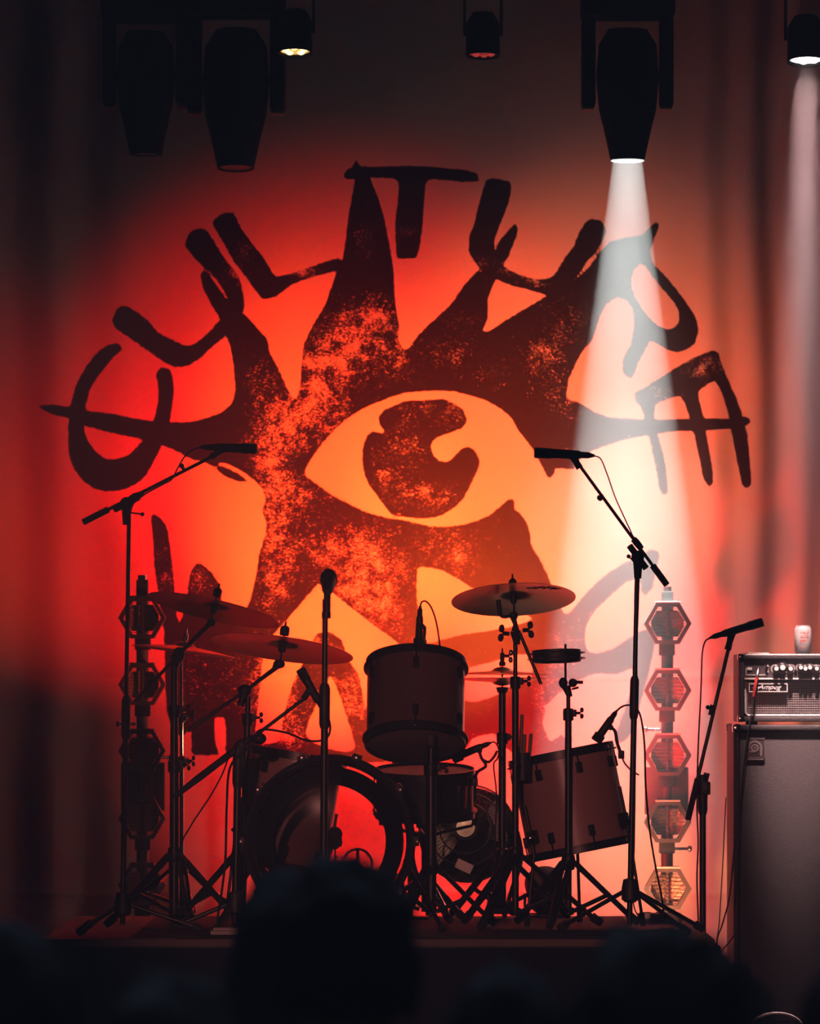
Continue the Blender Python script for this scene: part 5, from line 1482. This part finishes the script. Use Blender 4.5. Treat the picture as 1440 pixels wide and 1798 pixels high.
def par(label, px, py, y, tilt, lens, cell, n_cells, lamp=None, rl=0.0605, PIPE_Y=2.55):
    c = W(px, py, y)
    ax = Vector((0, -math.sin(tilt), -math.cos(tilt)))             # the way the lamp looks
    F = frame(c, ax)
    t = thing('par_lamp', label, 'stage light', (c.x, PIPE_Y, PIPE_Z - 0.03))
    obj('can', MB().lathe([(rl, 0.0), (rl + 0.007, 0.003), (rl + 0.007, -0.02), (rl + 0.004, -0.13), (rl * 0.7, -0.17), (0, -0.175), (0, -0.165), (rl * 0.6, -0.16), (rl, -0.12), (rl, -0.02)], F, 36), M['fixture'], t)
    ln = obj('lens', MB().lathe([(0, -0.010), (rl * 0.98, -0.010), (rl * 0.98, -0.014), (0, -0.014)], F, 36), M[lens], t)
    for k in range(n_cells):
        a = 2 * math.pi * k / n_cells + 0.35
        p = F @ Vector((rl * 0.62 * math.cos(a), rl * 0.62 * math.sin(a), -0.010))
        obj('diode', MB().ball(p, rl * 0.24, 14, 8, F, (1, 1, 0.6)), M[cell], ln)
    pc = F @ Vector((0, 0, -0.08))
    for sx in (-1, 1):
        obj('yoke', MB().tube([pc + Vector((sx * (rl + 0.012), 0, 0)), Vector((c.x + sx * (rl + 0.012), pc.y, pc.z + 0.16)), Vector((c.x, pc.y, pc.z + 0.19))], 0.006, 8), M['fixture'], t)
    obj('clamp', MB().tube([Vector((c.x, pc.y, pc.z + 0.185)), Vector((c.x, PIPE_Y, PIPE_Z - 0.05)), Vector((c.x, PIPE_Y, PIPE_Z - 0.027))], [0.010, 0.012, 0.028], 12), M['fixture'], t)
    if lamp:
        power, color, ang, back = lamp
        spot(label[:20], F @ Vector((0, 0, 0.012)), F @ Vector((0, 0, 1.0)) + back, power, color, ang, 0.9, 0.042)
    return t


par('small amber lamp overhead left of centre, its diodes glowing gold', 518, 93, 2.12, math.radians(8.5), 'lens_amber', 'cell_amber', 5, (60, (1.0, 0.62, 0.25), 7, Vector((0, 0.20, 0))))
par('small dim red lamp overhead right of centre', 848, 98, 2.3, math.radians(5), 'lens_red', 'cell_red', 7)
par('bright pinkish white lamp overhead at the right frame edge', 1416, 108, 0.98, math.radians(9), 'lens_white', 'cell_white', 6, (800, (1.0, 0.60, 0.65), 6, Vector((0, 0.15, 0))), 0.064, 1.0)
spot('amplifier fill', W(1416, 112, 0.96), W(1400, 1190, 1.53), 3400, (1.0, 0.60, 0.57), 10.5, 0.8, 0.05)  # second spot added at the pink lamp to brighten the amplifier


def moving_head(label, px, py, y, k=1.0, lit=False, tilt=0.0):
    """beam lamp: base box on the pipe, two yoke arms, tapered head looking down"""
    c = W(px, py, y)                                               # mouth of the head
    ax = Vector((0, math.sin(tilt), -math.cos(tilt)))
    F = frame(c, -ax)                                              # z axis runs back up the head
    t = thing('moving_head_lamp', label, 'stage light', (c.x, PIPE_Y, PIPE_Z - 0.03))
    r = 0.066 * k
    obj('head', MB().lathe([(r, 0.0), (r * 1.03, 0.0), (r * 1.12, 0.03 * k), (r * 1.45, 0.13 * k), (r * 1.72, 0.20 * k), (r * 1.9, 0.33 * k), (r * 1.75, 0.46 * k), (r * 1.2, 0.52 * k), (0, 0.53 * k),
                            (0, 0.515 * k), (r * 1.1, 0.50 * k), (r * 1.55, 0.44 * k), (r * 1.5, 0.3 * k), (r, 0.1 * k), (r * 0.97, 0.0)], F, 40), M['fixture'], t)
    if lit:
        obj('lens_rim', MB().lathe([(r * 0.90, -0.001), (r * 1.0, -0.001), (r * 1.0, 0.004), (r * 0.90, 0.004)], F, 40, closed=True), M['lens_cool'], t)
    else:
        obj('lens', MB().lathe([(0, 0.006), (r * 0.96, 0.006), (r * 0.96, 0.010), (0, 0.010)], F, 32), M['smokyhead'], t)
    zt = c.z + 0.30 * k
    for sx in (-1, 1):
        ar = obj('yoke_arm', MB().box((c.x + sx * 0.155 * k, y + 0.02, zt + 0.09 * k), (0.055 * k, 0.11 * k, 0.36 * k), bevel=0.018 * k), M['fixture'], t)
        obj('arm_foot', MB().box((c.x + sx * 0.155 * k, y + 0.02, zt - 0.094 * k), (0.042 * k, 0.09 * k, 0.006)), M['steel_hex'], ar)
    bz = zt + 0.27 * k
    obj('base', MB().box((c.x, y + 0.0, bz + 0.06), (0.37 * k, 0.20 * k, 0.13), bevel=0.015), M['fixture'], t)
    for sx in (-1, 1):
        obj('clamp', MB().tube([(c.x + sx * 0.1, y, bz + 0.12), (c.x + sx * 0.1, PIPE_Y, PIPE_Z - 0.05), (c.x + sx * 0.1, PIPE_Y, PIPE_Z - 0.027)], [0.014, 0.014, 0.028], 12), M['fixture'], t)
    return t


moving_head('large moving lamp overhead at right throwing the white beam', 1102, 282, 2.40, 1.0, True, 0.0)
moving_head('dark unlit moving lamp overhead at left', 256, 272, 2.62, 0.95, False)
moving_head('broad dark unlit moving lamp overhead, right of the left one', 414, 296, 2.62, 1.08, False, math.radians(-6))


def uplight(label, p, target, lens, k=1.0):
    ax = (Vector(target) - Vector(p)).normalized()
    F = frame(p, ax) @ Matrix.Translation((0, 0, -0.012 * k)) @ Matrix.Scale(k, 4)
    base_z = DKR if p.y < 1.5 else 0.0
    t = thing('floor_lamp', label, 'stage light', (p.x, p.y, base_z))
    obj('can', MB().lathe([(0.050, -0.012), (0.056, -0.012), (0.056, -0.10), (0.04, -0.125), (0, -0.13), (0, -0.12), (0.036, -0.115), (0.050, -0.095)], F, 30, closed=True), M['black_metal'], t)
    obj('lens', MB().lathe([(0, -0.045), (0.048, -0.045), (0.048, -0.05), (0, -0.05)], F, 30), M[lens], t)
    pc = F @ Vector((0, 0, -0.07))
    w = 0.062 * k
    for sx in (-1, 1):
        obj('yoke', MB().tube([pc + Vector((sx * w, 0, 0)), Vector((pc.x + sx * w, pc.y, max(base_z + 0.012, pc.z - 0.16))), Vector((pc.x, pc.y, max(base_z + 0.010, pc.z - 0.18)))], 0.006, 8), M['black_metal'], t)
    if pc.z - base_z > 0.3:
        obj('post', MB().tube([(pc.x, pc.y, base_z + 0.01), (pc.x, pc.y, pc.z - 0.17)], 0.010, 10), M['black_metal'], t)
    obj('base', MB().box((pc.x, pc.y, base_z + 0.006), (0.14, 0.12, 0.010), bevel=0.003), M['black_metal'], t)


for (p, q, e, a, wd, k), nm in zip(UP_RED, ('leftmost of four', 'second from left of four', 'third from left of four', 'added to redden the left cloth')):
    uplight('small red floor lamp behind the kick, %s' % nm, p, q, 'lens_red', k)
uplight('amber lamp hidden behind the rack tom, highest of the lamps there', UP_AMBER[0][0], UP_AMBER[0][1], 'lens_amber')
uplight('low amber lamp behind the kick pointing at the backdrop', UP_AMBER[1][0], UP_AMBER[1][1], 'lens_amber')
uplight('small orange fill lamp added unseen behind the right end of the riser', UP_RIGHT, T_RIGHT, 'lens_amber')


# ------------------------------------------------------------------ the audience, dark backs of heads
def skin_mesh(name, verts, edges, m, parent, sub=1):
    """verts: list of (x, y, z, rx, ry) in world space"""
    me = bpy.data.meshes.new(name)
    org = ORG[parent.name]
    me.from_pydata([tuple(Vector(v[:3]) - org) for v in verts], edges, [])
    o = bpy.data.objects.new(name, me)
    COL.objects.link(o)
    md = o.modifiers.new('skin', 'SKIN')
    md.use_smooth_shade = True
    for i, v in enumerate(verts):
        me.skin_vertices[0].data[i].radius = (v[3], v[4])
    me.skin_vertices[0].data[0].use_root = True
    sb_ = o.modifiers.new('sub', 'SUBSURF')
    sb_.levels = sb_.render_levels = sub
    bpy.context.view_layer.update()
    dg = bpy.context.evaluated_depsgraph_get()
    ev = bpy.data.meshes.new_from_object(o.evaluated_get(dg))
    o.modifiers.clear()
    o.data = ev
    ev.shade_smooth()
    ev.materials.clear()
    ev.materials.append(m)
    o.parent = parent
    ORG[o.name] = org
    return o


def person(label, px, py_top, dist, hair='short', shirt='dark_shirt', turn=0.0, k=1.0, lean=0.0, seed=1):
    y = dist - DIST
    p = W(px, py_top, y)
    H = p.z - HALL
    u = H / 1.78                                                   # scale of the body
    cx, cy, g = p.x, y, HALL
    t = thing('person', label, 'person', (cx, cy, g), None)
    hz = p.z - 0.115 * u

    def P(x, yy, z, rx, ry=None):
        return (cx + x * u + lean * max(0, z - 1.0) * u, cy + yy * u, g + z * u, rx * u, (ry or rx) * u)
    b = [P(0, 0, 0.95, .15, .11), P(0, 0, 1.15, .135, .10), P(0, 0, 1.36, .16, .11), P(0, 0.01, 1.50, .062, .062), P(0, 0.015, 1.575, .07, .082), P(0, 0.02, 1.66, .076, .094), P(0, 0.015, 1.735, .055, .07),
         P(-.17, 0, 1.42, .062), P(-.215, 0.02, 1.13, .044), P(-.20, 0.12, 0.90, .034), P(-.19, 0.17, 0.82, .03, .02),
         P(.17, 0, 1.42, .062), P(.215, 0.02, 1.13, .044), P(.20, 0.12, 0.90, .034), P(.19, 0.17, 0.82, .03, .02),
         P(-.09, 0, 0.86, .085), P(-.10, 0.02, 0.48, .058), P(-.105, -0.01, 0.09, .04), P(-.11, 0.12, 0.035, .035, .03),
         P(.09, 0, 0.86, .085), P(.10, 0.02, 0.48, .058), P(.105, -0.01, 0.09, .04), P(.11, 0.12, 0.035, .035, .03),
         P(0, 0.118, 1.635, .014)]
    e = [(0, 1), (1, 2), (2, 3), (3, 4), (4, 5), (5, 6), (2, 7), (7, 8), (8, 9), (9, 10), (2, 11), (11, 12), (12, 13), (13, 14),
         (0, 15), (15, 16), (16, 17), (17, 18), (0, 19), (19, 20), (20, 21), (21, 22), (5, 23)]
    skin_mesh('body', b, e, M['skin'], t)
    s = [P(0, 0, 1.12, .19, .165), P(0, 0, 0.80, .195, .16), P(0, 0, 1.34, .20, .165), P(0, 0.005, 1.50, .088, .088),
         P(-.18, 0, 1.415, .10), P(-.226, 0.02, 1.13, .072), P(-.208, 0.11, 0.90, .058),
         P(.18, 0, 1.415, .10), P(.226, 0.02, 1.13, .072), P(.208, 0.11, 0.90, .058)]
    skin_mesh('jacket', s, [(0, 1), (0, 2), (2, 3), (2, 4), (4, 5), (5, 6), (2, 7), (7, 8), (8, 9)], M[shirt], t)
    q = [P(0, 0, 0.90, .12, .11), P(-.092, 0, 0.82, .115), P(-.102, 0.02, 0.48, .085), P(-.105, -0.005, 0.06, .066),
         P(.092, 0, 0.82, .115), P(.102, 0.02, 0.48, .085), P(.105, -0.005, 0.06, .066)]
    skin_mesh('trousers', q, [(0, 1), (1, 2), (2, 3), (0, 4), (4, 5), (5, 6)], M['denim'], t)
    for sx in (-1, 1):
        obj('shoe', MB().ball((cx + sx * 0.108 * u, cy + 0.06 * u, g + 0.045), 0.06 * u, 14, 10, s=(0.8, 2.0, 0.74)), M['black_metal'], t)
    # ears are part of the head's outline only where hair is short
    rnd = random.Random(seed)
    hm = MB()
    hcx = cx + lean * 0.68 * u * 1.0
    prof = 18
    rows, seg = 16, 26
    long_ = hair in ('long', 'bushy')
    vs, fs = [], []
    for i in range(rows + 1):
        f = i / rows
        for j in range(seg):
            a = 2 * math.pi * j / seg
            if long_ and f < 0.5:
                zz = -0.26 + 0.26 * (f / 0.5)
                r = 0.094 + 0.012 * math.sin(f * math.pi * 2)
                front = math.sin(a)
                ry = 0.075 if front > 0 else 0.098
                x_, y_, z_ = r * math.cos(a), ry * front - 0.02 + (0.02 if front < 0 else -0.06 * (1 - f)), zz
            else:
                ff = (f - 0.5) / 0.5 if long_ else f
                th = ff * math.pi / 2 if long_ else (0.30 + 0.70 * ff) * math.pi - math.pi / 2
                r = math.cos(th)
                x_, y_, z_ = 0.092 * r * math.cos(a), 0.108 * r * math.sin(a), 0.125 * math.sin(th)
                if not long_ and math.sin(a) > 0.3 and z_ < 0.03:
                    y_ *= 0.55
            d = Vector((x_, y_, z_))
            nz = mnoise.noise(d * 22 + Vector((seed * 3.1, 0, 0))) * (0.016 if hair != 'bushy' else 0.03) + mnoise.noise(d * 55) * 0.006
            d = d * (1 + (nz / max(0.05, d.length))) * (1.18 if hair == 'bushy' else 1.04)
            vs.append(Vector((hcx, cy + 0.016 * u, hz - 0.01 * u)) + d * u * k)
    for i in range(rows):
        for j in range(seg):
            fs.append((i * seg + j, i * seg + (j + 1) % seg, (i + 1) * seg + (j + 1) % seg, (i + 1) * seg + j))
    hm.add(vs, fs)
    hm.f.append(tuple(range(rows * seg, (rows + 1) * seg)))
    if not long_:
        hm.f.append(tuple(range(seg))[::-1])
    obj('hair', hm, M['hair'], t)
    for sx in (-1, 1):
        obj('ear', MB().ball((hcx + sx * 0.083 * u, cy + 0.02 * u, hz - 0.02 * u), 0.028 * u, 10, 8, s=(0.35, 0.7, 1.1)), M['skin'], t)
    return t


person('dark figure seen from behind in front of the kick drum, hair ruffled', 612, 1508, 7.2, 'short', 'dark_shirt', seed=2, k=1.0)
person('dark figure seen from behind at the left frame edge', 4, 1624, 6.8, 'short', 'navy_shirt', seed=3)
person('dark figure seen from behind with long hair, left of the central stand', 508, 1530, 8.6, 'long', 'dark_shirt', seed=4)
person('dark figure seen from behind low at left, below the tape strip', 300, 1722, 6.2, 'short', 'navy_shirt', seed=5)
person('dark figure seen from behind low at centre right, below the floor tom', 888, 1698, 7.8, 'short', 'navy_shirt', seed=6)
person('dark figure seen from behind with bushy hair below the right riser corner', 1160, 1650, 6.4, 'bushy', 'dark_shirt', seed=7, k=1.0)
person('dark figure seen from behind at the right frame edge below the cabinet', 1530, 1672, 7.0, 'long', 'dark_shirt', seed=8)

# ------------------------------------------------------------------ haze in the air
def haze(name, label, lo, hi, build):
    mb = MB().box(((lo[0] + hi[0]) / 2, (lo[1] + hi[1]) / 2, (lo[2] + hi[2]) / 2), (hi[0] - lo[0], hi[1] - lo[1], hi[2] - lo[2]))
    m = bpy.data.materials.new(name)
    m.use_nodes = True
    nt = m.node_tree
    for n in list(nt.nodes):
        nt.nodes.remove(n)
    out = nt.nodes.new('ShaderNodeOutputMaterial')
    vs_ = nt.nodes.new('ShaderNodeVolumeScatter')
    vs_.inputs['Anisotropy'].default_value = 0.0
    nt.links.new(vs_.outputs[0], out.inputs['Volume'])
    build(nt, vs_)
    o = obj(name, mb, m, base=lo, smooth=False)
    return tag(o, label, 'haze', kind='stuff')


def dens_stage(nt, v):
    """thin haze on the left, thicker drifting haze where the white beam hangs on the right"""
    tc = nt.nodes.new('ShaderNodeTexCoord')
    sp = nt.nodes.new('ShaderNodeSeparateXYZ')
    nt.links.new(tc.outputs['Object'], sp.inputs[0])
    mr = nt.nodes.new('ShaderNodeMapRange')
    mr.interpolation_type = 'SMOOTHSTEP'
    mr.inputs[1].default_value, mr.inputs[2].default_value = 1.5, 3.2
    mr.inputs[3].default_value, mr.inputs[4].default_value = 0.015, 0.17
    nt.links.new(sp.outputs['X'], mr.inputs[0])
    mz = nt.nodes.new('ShaderNodeMapRange')
    mz.interpolation_type = 'SMOOTHSTEP'
    mz.inputs[1].default_value, mz.inputs[2].default_value = 1.3, 3.4
    mz.inputs[3].default_value, mz.inputs[4].default_value = 1.0, 0.22
    nt.links.new(sp.outputs['Z'], mz.inputs[0])
    ml = nt.nodes.new('ShaderNodeMapRange')
    ml.interpolation_type = 'SMOOTHSTEP'
    ml.inputs[1].default_value, ml.inputs[2].default_value = 0.4, 1.7
    ml.inputs[3].default_value, ml.inputs[4].default_value = 0.16, 1.0
    nt.links.new(sp.outputs['Z'], ml.inputs[0])
    mll = nt.nodes.new('ShaderNodeMath')
    mll.operation = 'MULTIPLY'
    nt.links.new(mr.outputs[0], mll.inputs[0])
    nt.links.new(ml.outputs[0], mll.inputs[1])
    mzz = nt.nodes.new('ShaderNodeMath')
    mzz.operation = 'MULTIPLY'
    nt.links.new(mll.outputs[0], mzz.inputs[0])
    nt.links.new(mz.outputs[0], mzz.inputs[1])
    nz = nt.nodes.new('ShaderNodeTexNoise')
    nz.inputs['Scale'].default_value = 1.6
    nz.inputs['Detail'].default_value = 2
    nt.links.new(tc.outputs['Object'], nz.inputs['Vector'])
    m2 = nt.nodes.new('ShaderNodeMapRange')
    m2.inputs[1].default_value, m2.inputs[2].default_value = 0.3, 0.7
    m2.inputs[3].default_value, m2.inputs[4].default_value = 0.7, 1.3
    nt.links.new(nz.outputs['Fac'], m2.inputs[0])
    mu = nt.nodes.new('ShaderNodeMath')
    mu.operation = 'MULTIPLY'
    nt.links.new(mzz.outputs[0], mu.inputs[0])
    nt.links.new(m2.outputs[0], mu.inputs[1])
    nt.links.new(mu.outputs[0], v.inputs['Density'])
    v.inputs['Color'].default_value = (0.95, 0.95, 0.95, 1)


def dens_amp(nt, v):
    tc = nt.nodes.new('ShaderNodeTexCoord')
    sp = nt.nodes.new('ShaderNodeSeparateXYZ')
    nt.links.new(tc.outputs['Object'], sp.inputs[0])
    mr = nt.nodes.new('ShaderNodeMapRange')
    mr.interpolation_type = 'SMOOTHSTEP'
    mr.inputs[1].default_value, mr.inputs[2].default_value = 1.6, 3.0
    mr.inputs[3].default_value, mr.inputs[4].default_value = 0.05, 0.15
    nt.links.new(sp.outputs['Z'], mr.inputs[0])
    nt.links.new(mr.outputs[0], v.inputs['Density'])
    v.inputs['Color'].default_value = (0.95, 0.93, 0.95, 1)


def dens_lift(nt, v):  # thin added volume that raises the blacks behind it
    v.inputs['Density'].default_value = 0.010
    v.inputs['Color'].default_value = (0.95, 0.95, 0.97, 1)


haze('stage_haze', 'smoky haze hanging in front of the backdrop, thicker at right', (-2.2, 1.60, 0.05), (2.2, 2.95, 4.4), dens_stage)
haze('amplifier_haze', 'pinkish haze under the right lamp in front of the amplifier', (1.12, 0.70, 0.05), (2.6, 1.59, 4.4), dens_amp)
haze('black_lift_haze', 'thin haze added between audience and stage to lift the blacks', (-4.4, -17.8, -0.85), (4.4, 0.69, 5.1), dens_lift)
